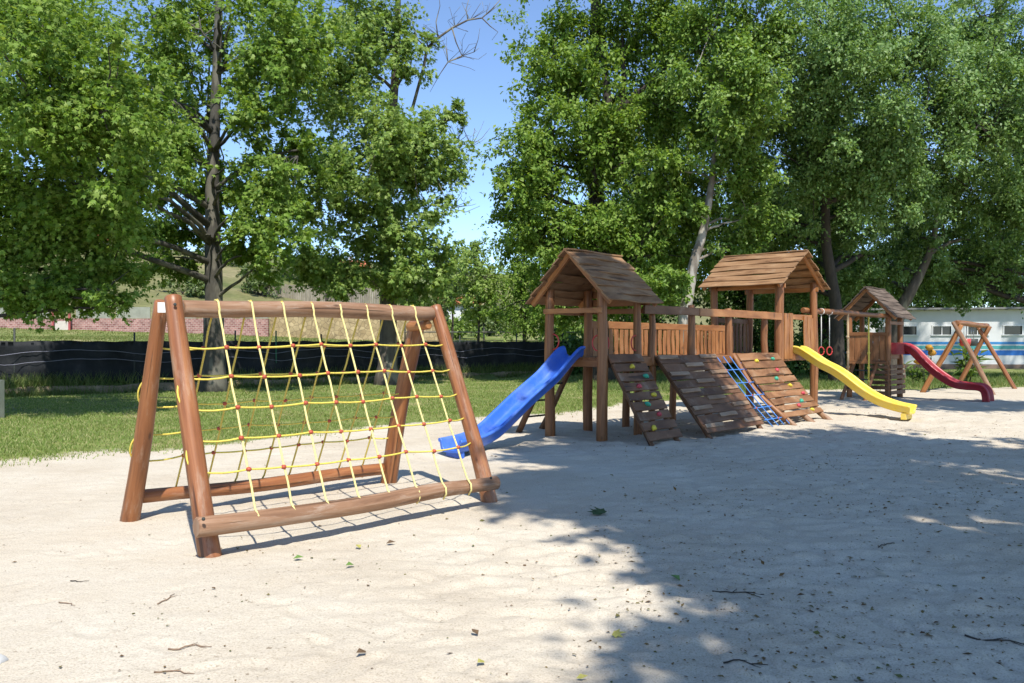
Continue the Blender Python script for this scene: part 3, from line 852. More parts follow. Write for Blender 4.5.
bs = [(566, 324, 62, 26, 20, 'rounded dark green shrub seen under the near roof beyond the fence', L_DARK),
      (452, 322, 66, 26, 22, 'bright green shrub on the slope right of the rope frame corner', L_PLANE2),
      (484, 312, 72, 30, 26, 'pale green shrub on the slope behind the thin young trunks', L_FAR),
      (262, 285, 82, 22, 26, 'grey green bush on the dry slope right of the dark plane trunk', L_FAR),
      (355, 300, 88, 30, 30, 'bushy green shrub beside the slope fence end', L_PLANE),
      (150, 262, 105, 34, 22, 'grey green bush on the slope below the red roofed house', L_FAR),
      (20, 285, 88, 40, 26, 'olive bush on the slope at the far left', L_FAR),
      (400, 285, 95, 46, 34, 'wide green thicket high on the slope behind the frame beam', L_FAR),
      (300, 262, 100, 40, 24, 'grey green thicket above the slope fence', L_FAR),
      (185, 285, 76, 20, 16, 'low olive shrub on the slope left of the dark plane trunk', L_FAR),
      (95, 290, 80, 26, 18, 'low grey green shrub on the slope above the red gate posts', L_FAR),
      (225, 262, 104, 44, 20, 'dark green shrub row end high on the slope behind the dark trunk', L_BUSH),
      (60, 262, 100, 40, 18, 'dark shrub in front of the orange roofed house', L_BUSH),
      (510, 300, 84, 36, 36, 'tall green thicket beyond the young trees', L_FAR)]
for i, (px, py, d, w_, h_, lab, lm) in enumerate(bs):
    c = W(px, py, d); e = d / F
    bush('shrub', lab, (c.x, d, 0), (w_ * e, w_ * e * .6, h_ * e * .62), 40, .9 * h_ * e * .3, .34, lm, 'shrubs on the slope beyond the fence', 60 + i)
# low growth in the shade behind the towers
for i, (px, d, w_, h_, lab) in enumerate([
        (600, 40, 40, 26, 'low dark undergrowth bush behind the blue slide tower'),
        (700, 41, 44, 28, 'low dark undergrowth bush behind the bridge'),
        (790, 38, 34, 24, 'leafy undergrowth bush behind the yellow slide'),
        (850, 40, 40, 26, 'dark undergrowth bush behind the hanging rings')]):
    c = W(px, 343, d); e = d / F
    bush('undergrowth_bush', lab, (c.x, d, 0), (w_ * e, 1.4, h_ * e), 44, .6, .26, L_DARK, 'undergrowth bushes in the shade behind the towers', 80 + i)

# trees behind the photographer whose shade lies on the sand
def SH(gx, gy, h, rx, ry, rz, n, cr):
    k = h / math.tan(ELEV)
    return ((gx + SUNXY.x * k, gy + SUNXY.y * k, h), (rx, ry, rz), n, cr)


make_tree('plane_tree', 'large plane tree whose broad crown shades the sand at the right of the foreground', 'tree',
          [G(8.2, -3.6), (8.1, -3.5, 4), (7.8, -3.2, 8), (7.4, -2.6, 12), (7.2, -2.2, 15)], .45,
          [SH(3.3, 9.8, 11.5, 2.7, 2.6, 1.4, 120, .8), SH(4.4, 4.4, 11, 3.6, 3.0, 1.6, 170, .85), SH(6.8, 7.4, 11.5, 3.6, 3.4, 1.6, 180, .85),
           SH(1.9, 13.2, 12, 1.5, 2.0, 1.1, 62, .62), SH(4.3, 12.2, 12, 2.4, 1.6, 1.1, 80, .65), SH(9.0, 3.5, 11, 4, 3.6, 1.6, 160, .9),
           SH(4.6, 1.0, 10.5, 3.2, 2.5, 1.4, 110, .85), SH(2.35, 4.0, 11, 1.15, 1.7, .9, 50, .5), SH(1.85, 6.3, 11, 1.1, 1.4, .9, 46, .55), SH(1.3, 8.6, 11.3, 1.25, 1.3, .9, 44, .55), SH(1.35, 15.4, 12.4, 1.25, .95, .7, 34, .45),
           SH(3.0, 15.5, 12.2, 1.3, 1.2, .7, 36, .48), SH(5.6, 13.6, 12, 1.8, 1.6, .9, 46, .6), SH(6.9, 11.6, 12, 1.6, 1.8, .9, 46, .6), SH(.8, 9.3, 11.4, .85, 1.3, .7, 30, .48), SH(.75, 11.7, 11.8, .95, 1.3, .7, 32, .5), SH(1.5, 10.6, 11.8, 1.4, 1.4, .9, 40, .55)],
          .30, LEAF_STAR, L_PLANE, B_PLANE, 72, seed=31, gap=.19)
make_tree('plane_tree', 'plane tree at the far right whose crown shades the sand round the red slide', 'tree',
          [G(17.5, 13.5), (17.4, 13.5, 4), (17.2, 13.5, 8), (17, 13.5, 13)], .4,
          [SH(12.0, 21.6, 11, 3.4, 1.8, 1.4, 80, .75), SH(16.5, 21.4, 11, 3.2, 2.0, 1.4, 74, .75), SH(10.6, 23.6, 11.4, 1.7, 1.1, .9, 26, .6), SH(15.8, 17.2, 11, 3.2, 2.2, 1.2, 50, .75)],
          .30, LEAF_STAR, L_PLANE, B_PLANE, 60, seed=33, gap=.15)
# ------------------------------------------------------------------ materials of the playground
WD_RED = mat_wood('varnished_log', (.13, .045, .016), (.26, .095, .032), (.36, .155, .06), .42, 16, 1.2, (.42, .30, .21), .55, .5, .5)
WD_GREYLOG = mat_wood('weathered_log', (.15, .075, .04), (.27, .15, .085), (.36, .24, .16), .6, 16, 1.2, (.45, .36, .28), .6, .6, .3)
WD_POST = mat_wood('post_log', (.12, .046, .016), (.235, .095, .034), (.33, .15, .06), .5, 16, 1.2, (.34, .21, .12), .25, .5, .4)
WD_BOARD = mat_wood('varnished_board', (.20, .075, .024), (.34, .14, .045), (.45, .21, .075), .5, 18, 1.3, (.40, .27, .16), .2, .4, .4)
WD_ROOF = mat_wood('roof_plank', (.13, .06, .026), (.255, .14, .066), (.36, .22, .115), .7, 16, 1.3, (.38, .28, .18), .4, .6, .25)
WD_ROOFGREY = mat_wood('old_roof_plank', (.055, .04, .03), (.11, .08, .06), (.17, .13, .10), .75, 16, 1.3, (.22, .19, .16), .4, .6, .25)
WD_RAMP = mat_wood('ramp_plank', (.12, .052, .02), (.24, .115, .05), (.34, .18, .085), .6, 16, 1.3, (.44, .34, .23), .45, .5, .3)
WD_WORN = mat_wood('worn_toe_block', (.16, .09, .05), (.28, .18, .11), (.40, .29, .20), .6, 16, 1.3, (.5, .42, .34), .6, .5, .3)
WD_SHADED = mat_wood('shade_toned_plank', (.075, .034, .016), (.145, .07, .034), (.22, .115, .06), .6, 16, 1.3, (.36, .29, .22), .45, .5, .3)  # darker copy of the plank wood, with shade put into its colour
ROPE_CREAM = mat_plain('cream_rope', (.74, .63, .25), .7, .3, .12, 60, (.35, .26, .13), .4, bump=.3)
ROPE_YEL = mat_plain('yellow_rope', (.72, .58, .10), .6, .3, .2, 60, (.40, .28, .08), .4, bump=.3)
ROPE_OLIVE = mat_plain('dull_yellow_rope', (.60, .47, .10), .7, .3, .15, 60, (.30, .23, .08), .4, bump=.3)
ROPE_BLUE = mat_plain('blue_rope', (.06, .22, .58), .6, .3, .15, 60, (.3, .3, .35), .3, bump=.3)
ROPE_WHITE = mat_plain('white_rope', (.66, .65, .62), .7, .3, .1, 60)
PL_RED = mat_plain('red_plastic', (.48, .035, .03), .4, .5, .15, 10, (.3, .12, .08), .4)
PL_KNOT = mat_plain('red_rope_clamp', (.42, .075, .035), .5, .4, .15, 30, (.25, .1, .06), .4)
PL_BLUE = mat_plain('blue_slide_plastic', (.035, .135, .56), .38, .5, .08, 3, (.22, .30, .50), .5)
PL_YEL = mat_plain('yellow_slide_plastic', (.78, .56, .06), .4, .5, .06, 3, (.62, .50, .27), .55)
PL_MAROON = mat_plain('dark_red_slide_plastic', (.38, .022, .035), .36, .5, .1, 3, (.42, .20, .17), .45)
GRIP = {'yellow': mat_plain('yellow_grip', (.66, .52, .04), .5, .4, .12, 12, (.4, .3, .1), .5),
        'green': mat_plain('green_grip', (.03, .36, .22), .5, .4, .12, 12, (.2, .3, .2), .5),
        'red': mat_plain('red_grip', (.50, .05, .07), .5, .4, .12, 12, (.4, .2, .15), .5)}
WHITE_TAG = mat_plain('white_label', (.75, .75, .73), .5, .4, .04, 20)
STEEL = mat_plain('galvanised_steel', (.45, .45, .44), .4, .5, .1, 20, metal=.8)
GREYPOST = mat_plain('dark_steel_post', (.035, .04, .035), .6, .4, .2, 10)

# ------------------------------------------------------------------ rope climbing frame
cf = empty('rope_climbing_frame', (-1.85, 7.9, 0), 'wooden log A-frame with yellow climbing nets standing on the sunny sand', 'climbing frame')
fl0, flT = Vector((-2.28, 6.27, -.08)), Vector((-2.775, 6.76, 1.985))
bl0, blT = Vector((-3.49, 7.52, -.08)), Vector((-2.955, 6.97, 1.955))
fr0, frT = Vector((-.215, 8.40, -.08)), Vector((-.84, 8.96, 2.0))
br0, brT = Vector((-1.43, 9.5, -.08)), Vector((-1.05, 9.12, 1.83))
mb = MB(); mb.log(fl0, flT, .088, .066, 16, 18, .022, .03, 1, via=[fl0.lerp(flT, .5) + Vector((-.03, .02, 0))]); leg_fl = mb.build('leg', WD_RED, cf)
mb = MB(); mb.log(bl0, blT, .084, .060, 16, 18, .02, .03, 2); mb.build('leg', WD_RED, cf)
mb = MB(); mb.log(fr0, frT, .080, .070, 16, 18, .02, .03, 3, via=[fr0.lerp(frT, .35) + Vector((.03, .01, 0)), fr0.lerp(frT, .7) + Vector((.035, 0, .0))]); mb.build('leg', WD_RED, cf)
mb = MB(); mb.log(br0, brT, .095, .088, 16, 18, .02, .03, 4); mb.build('leg', WD_RED, cf)
bmL, bmR = Vector((-2.745, 6.86, 1.885)), Vector((-.87, 8.92, 1.915))
mb = MB(); mb.log(bmL, bmR, .074, .078, 16, 20, .02, .03, 5); top_beam = mb.build('top_beam', WD_GREYLOG, cf)
lgL, lgR = Vector((-2.33, 6.09, .24)), Vector((-.15, 8.27, .205))
mb = MB(); mb.log(lgL, lgR, .074, .070, 16, 20, .03, .04, 6, via=[lgL.lerp(lgR, .5) + Vector((.02, 0, -.035)), lgL.lerp(lgR, .8) + Vector((0, 0, -.01))]); mb.build('base_log', WD_GREYLOG, cf)
bkL, bkR = Vector((-3.44, 7.6, .185)), Vector((-1.40, 9.50, .16))
mb = MB(); mb.log(bkL, bkR, .066, .064, 14, 16, .02, .04, 7); mb.build('base_log', WD_RED, cf)
mb = MB(); mb.log(W(409, 327, 9.1), W(429, 325, 8.86), .052, .05, 14, 6, 0, .02, 8); mb.build('cross_piece', WD_BOARD, cf)
mb = MB(); mb.box(W(162, 307.5, 6.86), (.032, .004, 0), (-.006, .02, 0), (0, 0, .042)); mb.build('label_plate', WHITE_TAG, cf)
for p in (W(175, 304.5, 6.66), W(436.5, 309.5, 8.90), W(203.5, 519, 6.02), W(491, 478, 8.17)):
    mb = MB(); mb.ball(p, .014, .014, .014, 8, 5); mb.build('bolt', GREYPOST, cf)


def rope_net(topL, topR, ta, tb_, botL, botR, ba, bb, rows, legs, front, seed):
    """verticals from beam to log, horizontals from leg to leg, a red clamp at every crossing"""
    rr = random.Random(seed)
    net = MB(); pts = {}
    nv = 8
    outn = (legs[0][0] - (legs[1][0]) if False else Vector((0, 0, 0)))
    side = (botL + botR - topL - topR); side.z = 0; side.normalize()
    V = []
    for i in range(nv):
        a = ta + (tb_ - ta) * i / (nv - 1); bq = ba + (bb - ba) * i / (nv - 1)
        p0 = topL.lerp(topR, a); p1 = botL.lerp(botR, bq)
        d = (p1 - p0).normalized()
        over = [p0 + side * -.03 + Vector((0, 0, .082)), p0 + side * .055 + Vector((0, 0, .066)), p0 + side * .084 + Vector((0, 0, 0))]
        s0 = over[-1] + Vector((0, 0, -.03)); s1 = p1 + Vector((0, 0, .082)) + side * .01
        seq = [s0.lerp(s1, t / 10) + side * (-.012 * math.sin(math.pi * t / 10)) + Vector((rr.uniform(-1, 1), rr.uniform(-1, 1), 0)) * .004 for t in range(11)]
        wrap = [p1 + side * .070 + Vector((0, 0, .035)), p1 + side * .078 + Vector((0, 0, -.02)), p1 + side * .03 + Vector((0, 0, -.075))] if front else \
               [p1 + side * .05 + Vector((0, 0, .04)), p1 + side * .07, p1 + side * .02 + Vector((0, 0, -.07))]
        net.tube(over + seq + wrap, .0092, 7, True, 0)
        V.append((s0, s1))
    H = []
    for k, f in enumerate(rows):
        ends = []
        for (a, c), first in ((legs[0], True), (legs[1], False)):
            zz = V[0 if first else nv - 1][0].lerp(V[0 if first else nv - 1][1], f).z
            t = (zz - a.z) / (c.z - a.z)
            ends.append(a.lerp(c, t))
        H.append(ends)
        mids = [V[i][0].lerp(V[i][1], f) + side * (.012 - .012 * math.sin(math.pi * f)) + Vector((rr.uniform(-.012, .012), rr.uniform(-.012, .012), rr.uniform(-.014, .010))) for i in range(nv)]
        # nudge onto the vertical rope
        line = [ends[0]] + mids + [ends[1]]
        fine = []
        for i in range(len(line) - 1):
            for q in range(4):
                t = q / 4
                fine.append(line[i].lerp(line[i + 1], t) + Vector((0, 0, -.005 - (.014 if i in (0, len(line) - 2) else 0))) * math.sin(math.pi * t))
        fine.append(line[-1])
        net.tube(fine, .0080, 7, True, 1)
        for i in range(nv): pts[(k, i)] = mids[i]
    # the row rope runs down outside the legs from one row to the next
    for leg, ks, sgn in ((0, (1, 3), -1), (1, (0, 2), 1)):
        dirn = (topR - topL).normalized() * sgn
        for k in ks:
            p, q = H[k][leg], H[k + 1][leg]
            if front is False and leg == 1: continue
            loop = []
            for i in range(13):
                t = i / 12
                e = max(0, math.sin(math.pi * t)) ** .45
                loop.append(p.lerp(q, t) + dirn * (.082 * e) + side * (.02 * e))
            net.tube(loop, .0080, 7, True, 1)
    o = net.build('net', [ROPE_CREAM if front else ROPE_OLIVE, ROPE_YEL], cf)
    o['label'] = 'front climbing net of cream and yellow rope' if front else 'rear climbing net of yellow rope'
    for (k, i), p in pts.items():
        c = MB(); c.ball(p, .023, .023, .019, 10, 7, 0, .12, k * 9 + i)
        c.build('rope_clamp', PL_KNOT, o)


rope_net(bmL, bmR, .11, .90, lgL, lgR, .152, .868, [.185, .35, .51, .665, .82], [(fl0, flT), (fr0, frT)], True, 1)
rope_net(bmL, bmR, .11, .90, bkL, bkR, .13, .87, [.185, .35, .51, .665, .82], [(bl0, blT), (br0, brT)], False, 2)

# ------------------------------------------------------------------ the play structure
A48 = R(47.7)
PU = Vector((math.cos(A48), math.sin(A48), 0)); PV = Vector((math.sin(A48), -math.cos(A48), 0)); PB = Vector((1.47, 13.5, 0))
UZ = Vector((0, 0, 1))


def P(s, t, z=0): return PB + PU * s + PV * t + UZ * z


ps = empty('play_structure', P(5, -.6, 0), 'long wooden play structure of three roofed towers joined by a bridge, with slides and ramps', 'play structure')
DK = 1.36


def post(s, t, z1, r=.075, z0=-.1, seed=0, mat=None, n=14, lean=(0, 0)):
    mb = MB(); mb.log(P(s, t, z0), P(s + lean[0], t + lean[1], z1), r * 1.06, r * .94, n, 12, .015, .03, seed)
    return mb.build('post', mat or WD_POST, ps)


def gable_roof(sc, tc_, half_span, along, length, zr, ze, over, planks, mat, seed, frame_mat):
    """sc,tc_: plan centre; ridge along 'u' or 'v'"""
    du, dv = (PU, PV) if along == 'u' else (PV, PU)
    c = P(sc, tc_)
    mb = MB()
    for sg in (-1, 1):
        for i in range(planks):
            f0, f1 = i / planks, (i + 1) / planks
            fm = (f0 + f1) / 2
            lift = .022
            slope = (dv * sg * half_span + UZ * (ze - zr))
            nrm = du.cross(slope).normalized()
            if nrm.z < 0: nrm = -nrm
            cen = c + UZ * zr + slope * fm + nrm * .02
            wv = slope.normalized() * (slope.length / planks * 1.16)
            # lower edge laps over the plank below
            tilt = slope.normalized() + nrm * .10
            rr = random.Random(seed * 50 + i + (7 if sg > 0 else 0))
            e0, e1 = rr.uniform(-.03, .04), rr.uniform(-.03, .04)
            mb.plank(cen - du * (length / 2 + e0), cen + du * (length / 2 + e1), tilt, wv.length, .026, 12, .012, .010, seed * 100 + i + (50 if sg > 0 else 0), 0, None, nrm)
    mb.plank(c + UZ * (zr + .028) - du * (length / 2 + .01), c + UZ * (zr + .03) + du * (length / 2 + .01), dv, .09, .03, 12, .006, .006, seed)
    rf = mb.build('roof', mat, ps)
    for e in (-1, 1):
        for sg in (-1, 1):
            mb = MB()
            a = c + du * e * (length / 2 - over) + UZ * (zr - .045)
            bq = c + du * e * (length / 2 - over) + dv * sg * half_span * .96 + UZ * (ze + (zr - ze) * .04 - .045)
            mb.bar(a, bq, .05, .09)
            mb.build('rafter', frame_mat, rf)
    return rf


def railing(p0, p1, z0, z1, n, mat, name='railing', rail_h=.11, w=.085, top_gap=0, seed=0):
    """upright boards under a top rail: one part"""
    rr = random.Random(seed)
    mb = MB()
    d = (p1 - p0); L = d.length; d = d.normalized(); nm = d.cross(UZ)
    mb.plank(p0 + UZ * (z1 - rail_h / 2), p1 + UZ * (z1 - rail_h / 2), UZ, rail_h, .035, 10, .004, .006, seed)
    for i in range(n):
        c = p0 + d * L * (i + .5) / n + nm * .036
        mb.plank(c + UZ * (z0 + rr.uniform(-.01, .01)), c + UZ * (z1 - rail_h - top_gap - .006 + rr.uniform(-.008, .008)) + d * rr.uniform(-.01, .01), d, w * rr.uniform(.9, 1.08), .024, 5, .003, .004, seed * 40 + i)
    return mb.build(name, mat, ps)


def deck(s0, s1, t0, t1, z, n, mat, seed=0):
    mb = MB()
    for i in range(n):
        t = t0 + (t1 - t0) * (i + .5) / n
        mb.plank(P(s0, t, z - .02), P(s1, t, z - .02), PV, abs(t1 - t0) / n * .95, .038, 8, .003, .003, seed + i, nrm=UZ)
    for s in (s0 + .04, s1 - .04):
        mb.bar(P(s, t0, z - .10), P(s, t1, z - .10), .06, .12)
    o = mb.build('deck', mat, ps)
    for t, e in ((t0, -.022), (t1, .022)):
        m2 = MB(); m2.plank(P(s0 - .05, t + e, z - .085), P(s1 + .05, t + e, z - .085), UZ, .16, .035, 8, .004, .006, seed + 77); m2.build('deck_edge_board', mat, ps)
    return o


# tower with the blue slide
deck(0.02, 1.05, -1.08, -.02, DK, 8, WD_POST, 10)
post(0, -1.1, 2.52, .085, seed=21); post(0, 0, 2.52, .088, seed=22); post(1.08, -1.1, 2.55, .085, seed=23); post(1.04, 0, 2.5, .07, seed=24)
gable_roof(.53, -.55, .86, 'u', 1.58, 3.13, 2.27, .12, 7, WD_ROOF, 3, WD_BOARD)
mb = MB(); mb.plank(P(-.09, -1.15, 2.14), P(-.09, .06, 2.14), UZ, .085, .04, 8, .004, .005, 31); mb.build('cross_rail', WD_BOARD, ps)
mb = MB(); mb.plank(P(-.05, -1.19, 2.14), P(1.15, -1.19, 2.14), UZ, .085, .04, 8, .004, .005, 32); mb.build('cross_rail', WD_POST, ps)
mb = MB(); mb.plank(P(1.16, -1.13, 2.16), P(1.16, .05, 2.16), UZ, .085, .04, 8, .004, .005, 33); mb.build('cross_rail', WD_POST, ps)
# gable boards closing the far gable of the near roof
mb = MB()
for i in range(5):
    z = 2.32 + i * .15; hw = .80 * (3.10 - z) / .86
    mb.plank(P(1.17, -.55 - hw, z), P(1.17, -.55 + hw, z), UZ, .135, .022, 5, .004, .004, 300 + i)
mb.build('gable_boards', WD_POST, ps)


def slide(name, label, start, dirv, prof, width, mat, wall=.16, lip=.03, ribs=2, flare=0):
    """a moulded trough swept down a profile of (run, height)"""
    dirv = dirv.normalized(); lat = UZ.cross(dirv).normalized()
    # smooth the profile
    pr = []
    n = len(prof)
    for i in range(n - 1):
        for j in range(6):
            f = j / 6
            P0 = np.array(prof[max(i - 1, 0)]); P1 = np.array(prof[i]); P2 = np.array(prof[i + 1]); P3 = np.array(prof[min(i + 2, n - 1)])
            pr.append(0.5 * ((2 * P1) + (P2 - P0) * f + (2 * P0 - 5 * P1 + 4 * P2 - P3) * f * f + (3 * P1 - P0 - 3 * P2 + P3) * f ** 3))
    pr.append(np.array(prof[-1]))
    rings = []
    for i, q_ in enumerate(pr):
        a = pr[max(0, i - 1)]; c = pr[min(len(pr) - 1, i + 1)]
        t = np.array(c) - np.array(a); t = t / np.linalg.norm(t)
        nrm = dirv * (-t[1]) + UZ * t[0]
        o = start + dirv * q_[0] + UZ * (q_[1])
        o.z = q_[1]
        h = width / 2; w2 = wall
        inner = [(-h + .05, w2), (-h + .062, w2 - .03), (-h + .085, .035), (-h + .12, .006), (-h * .35, 0), (-.03, .004), (0, .010), (.03, .004), (h * .35, 0), (h - .12, .006), (h - .085, .035), (h - .062, w2 - .03), (h - .05, w2)]
        outer = [(h - .03, w2 + .014), (h - .005, w2 + .008), (h + .004, w2 - .012), (h - .004, w2 - .04), (h - .030, w2 - .045), (h - .045, .02), (h - .08, -.022), (h * .3, -.03), (-h * .3, -.03), (-h + .08, -.022), (-h + .045, .02), (-h + .030, w2 - .045), (-h + .004, w2 - .04), (-h - .004, w2 - .012), (-h + .005, w2 + .008), (-h + .03, w2 + .014)]
        rings.append([o + lat * x + nrm * y for x, y in inner + outer])
    mb = MB(); mb.grid(rings, True, True, 0, True)
    o = mb.build('slide', mat, ps)
    o['label'] = label
    return o


slide('slide', 'wavy blue plastic slide', P(.04, -.60), -PU, [(0, 1.385), (.10, 1.365), (.30, 1.23), (.62, 1.0), (.95, .82), (1.3, .63), (1.65, .42), (2.0, .22), (2.35, .11), (2.65, .075), (2.88, .06)], .48, PL_BLUE, .155)
mb = MB(); mb.bar(P(-2.74, -.76, .02), P(-2.74, -.44, .02), .06, .13); mb.build('slide_foot', PL_BLUE, ps)

# ladder at the back of the near tower
for s in (.15, .78):
    mb = MB(); mb.log(P(s, -1.98, -.05), P(s, -1.12, DK + .02), .055, .05, 12, 8, .01, .03, int(s * 40)); mb.build('ladder_rail', WD_SHADED, ps)
for k in range(4):
    f = .2 + k * .22
    mb = MB(); z = f * DK; mb.tube([P(.12, -1.98 + .86 * f, z), P(.81, -1.98 + .86 * f, z)], .017, 8); mb.build('ladder_rung', GREYPOST, ps)


def arc_handle(s, t, z, axis, sgn, r=.13):
    mb = MB(); pts = []
    for i in range(13):
        a = math.pi * i / 12
        pts.append(P(s, t, z) + UZ * (-r * math.cos(a)) + axis * (sgn * (.07 + (r * .95) * math.sin(a))))
    pts = [pts[0] - axis * sgn * .04] + pts + [pts[-1] - axis * sgn * .04]
    mb.tube(pts, .013, 8); mb.build('hand_grip', PL_RED, ps)


arc_handle(0, 0, 1.60, PV, -1); arc_handle(0, 0, 1.60, PU, 1); arc_handle(0, -1.1, 1.62, PV, 1); arc_handle(1.04, 0, 1.60, PU, -1)


def climb_ramp(s0, s1, top_t, run, z0, z1, n, mat, seed, label, grips=(), gap=.012, brick=False, curve=0.0, feet=(), rails=True, skew=0.0):
    """boards nailed across two bearers, leaning from the deck to the sand"""
    mb = MB(); rr = random.Random(seed)
    L = math.hypot(run, z0 - z1)

    def C(f):
        z = z0 + (z1 - z0) * f - curve * math.sin(math.pi * f)
        return f * run, z
    sl_ = (PV * run + UZ * (z1 - z0)).normalized(); nm = PU.cross(sl_)
    if nm.z < 0: nm = -nm
    for i in range(n):
        f0, f1 = i / n, (i + 1) / n
        fm = (f0 + f1) / 2
        t, z = C(fm); ta, za = C(f0); tb2, zb = C(f1)
        dirw = (PV * (tb2 - ta) + UZ * (zb - za))
        w = dirw.length - gap * 2 * rr.uniform(.6, 1.6)
        e0, e1 = rr.uniform(-.02, .02), rr.uniform(-.02, .02)
        mb.plank(P(s0 + e0 + skew * fm, top_t + t, z) + nm * .02, P(s1 + e1 + skew * fm, top_t + t, z) + nm * .02, dirw, w, .03, 8, .005, .004, seed * 20 + i, nrm=nm)
        if brick:   # short toe blocks staggered from row to row
            m2 = 3
            for j in range(m2):
                if (i + j) % 2: continue
                a = s0 + (s1 - s0) * (j + .06) / m2; bq = s0 + (s1 - s0) * (j + .94) / m2
                cc = nm * .047 + dirw * -.22
                mb.plank(P(a, top_t + t, z) + cc, P(bq, top_t + t, z) + cc, dirw, w * .5, .024, 4, .003, .003, seed * 60 + i * 7 + j, 1, nrm=nm)
    if rails:
        for s in (s0 + .10, s1 - .10):
            pts = []
            for k in range(9):
                t, z = C(k / 8); pts.append(P(s + skew * k / 8, top_t + t, z) - nm * .035)
            ext = (pts[-1] - pts[-2]).normalized()
            pts.append(pts[-1] + ext * .14)
            mb.tube(pts, .045, 10)
    o = mb.build('climbing_ramp', [mat, WD_SHADED if not brick else WD_WORN], ps)
    o['label'] = label
    for gi, (fu, fd, colr) in enumerate(grips):
        t, z = C(fd)
        c = P(s0 + (s1 - s0) * fu + skew * fd, top_t + t, z) + nm * .045
        M = Matrix((PU, sl_, nm)).transposed()
        g = MB(); r2 = random.Random(gi * 5 + seed)
        g.ball(c, .062 * r2.uniform(.85, 1.15), .036 * r2.uniform(.9, 1.2), .042, 10, 7, 0, .35, gi + seed, M @ Matrix.Rotation(r2.uniform(-.6, .6), 3, 'Z'))
        g.ball(c + PU * .03 + sl_ * .018, .034, .026, .034, 8, 6, 0, .3, gi + 40, M)
        gp = g.build('hand_hold', GRIP[colr], o); gp['label'] = colr + ' moulded hand hold'
    return o


climb_ramp(.05, 1.02, .05, .82, DK + .05, .03, 9, WD_SHADED, 41, 'dark plank ramp with coloured hand holds on the near tower',
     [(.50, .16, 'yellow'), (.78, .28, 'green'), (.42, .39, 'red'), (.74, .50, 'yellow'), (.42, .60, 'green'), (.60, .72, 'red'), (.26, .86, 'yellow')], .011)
climb_ramp(1.50, 3.62, .05, 1.02, DK + .0, .06, 9, WD_SHADED, 43, 'wide dark plank ramp with staggered toe blocks and worn pale patches', (), .008, True)
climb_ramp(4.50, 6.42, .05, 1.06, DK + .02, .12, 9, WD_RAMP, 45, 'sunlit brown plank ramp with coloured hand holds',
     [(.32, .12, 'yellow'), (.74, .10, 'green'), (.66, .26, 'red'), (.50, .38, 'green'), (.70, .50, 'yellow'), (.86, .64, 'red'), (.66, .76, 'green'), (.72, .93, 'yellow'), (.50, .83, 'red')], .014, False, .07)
# logs bearing the sunlit ramp
for s in (4.62, 5.5, 6.35):
    mb = MB(); mb.log(P(s, .95, .20), P(s + .02, 1.28, -.06), .06, .06, 12, 5, .004, .03, int(s * 10)); mb.build('ramp_foot', WD_GREYLOG, ps)
mb = MB(); mb.log(P(4.46, .02, DK + .02), P(4.50, 1.12, .12), .05, .05, 12, 8, .01, .03, 71, via=[P(4.46, .52, .66)]); mb.build('ramp_bearer', WD_POST, ps)

# blue rope net between the two wide ramps
mb = MB(); nv = 4
T0 = [P(3.72 + .80 * i / 3, .06, DK - .03) for i in range(nv)]; T1 = [P(3.80 + .74 * i / 3, 1.18, .03) for i in range(nv)]
for i in range(nv):
    mb.tube([T0[i].lerp(T1[i], k / 8) - UZ * .05 * math.sin(math.pi * k / 8) for k in range(9)], .010, 7)
kn = []
for k in range(1, 6):
    f = k / 5.6
    row = [T0[i].lerp(T1[i], f) - UZ * .05 * math.sin(math.pi * f) for i in range(nv)]
    row = [row[0] - PU * .10] + row + [row[-1] + PU * .05]
    mb.tube(row, .0095, 7); kn += row[1:-1]
bn = mb.build('climbing_net', ROPE_BLUE, ps); bn['label'] = 'blue rope climbing net between the ramps'
for i, p in enumerate(kn):
    m2 = MB(); m2.ball(p, .024, .024, .02, 8, 6, 0, .1, i); m2.build('rope_clamp', PL_KNOT if i % 3 == 0 else ROPE_BLUE, bn)

# bridge between near and middle tower
deck(1.12, 6.62, -1.08, -.02, DK, 8, WD_POST, 14)
railing(P(1.18, -1.12), P(6.62, -1.12), DK, 2.0, 32, WD_BOARD, 'railing', .13, .12, .0, 5)
mb = MB(); mb.plank(P(1.12, .075, 2.185), P(3.0, .075, 2.19), UZ, .15, .045, 10, .005, .008, 51); mb.build('top_beam', WD_SHADED, ps)  # same beam in the darker wood: shade painted on this stretch
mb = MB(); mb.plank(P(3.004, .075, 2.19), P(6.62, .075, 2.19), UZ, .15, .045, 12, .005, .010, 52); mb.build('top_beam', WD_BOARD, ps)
for s, z, sd, lz in ((1.52, 2.12, 61, .0), (2.88, 2.32, 62, 0), (4.39, 2.30, 63, -.05), (6.03, 2.28, 64, -.04)):
    post(s, -.02, z, .062 if s < 2 else .07, DK - .15, sd, WD_POST, lean=(-.06 if s > 4 else 0, 0))
for s in (2.2, 3.9, 5.4): post(s, -1.04, DK - .05, .07, -.1, int(s * 10))
post(1.6, -.06, DK - .05, .06, -.1, 66); post(3.66, -.1, DK - .1, .06, -.1, 67)

# middle tower with the yellow slide
post(6.7, 0, 3.02, .10, seed=71, mat=WD_POST); post(8.58, 0, 3.05, .09, seed=72, mat=WD_POST)
post(6.7, -1.62, 3.0, .09, seed=73); post(8.55, -1.62, 3.0, .09, seed=74)
deck(6.66, 8.6, -1.6, -.02, DK, 11, WD_POST, 20)
gable_roof(7.64, -.80, 1.30, 'v', 2.08, 3.70, 2.88, .12, 6, WD_ROOF, 7, WD_BOARD)
for s in (6.72, 8.56):
    mb = MB(); mb.plank(P(s, -1.75, 2.88), P(s, .12, 2.88), UZ, .10, .05, 8, .005, .006, int(s)); mb.build('roof_plate', WD_BOARD, ps)
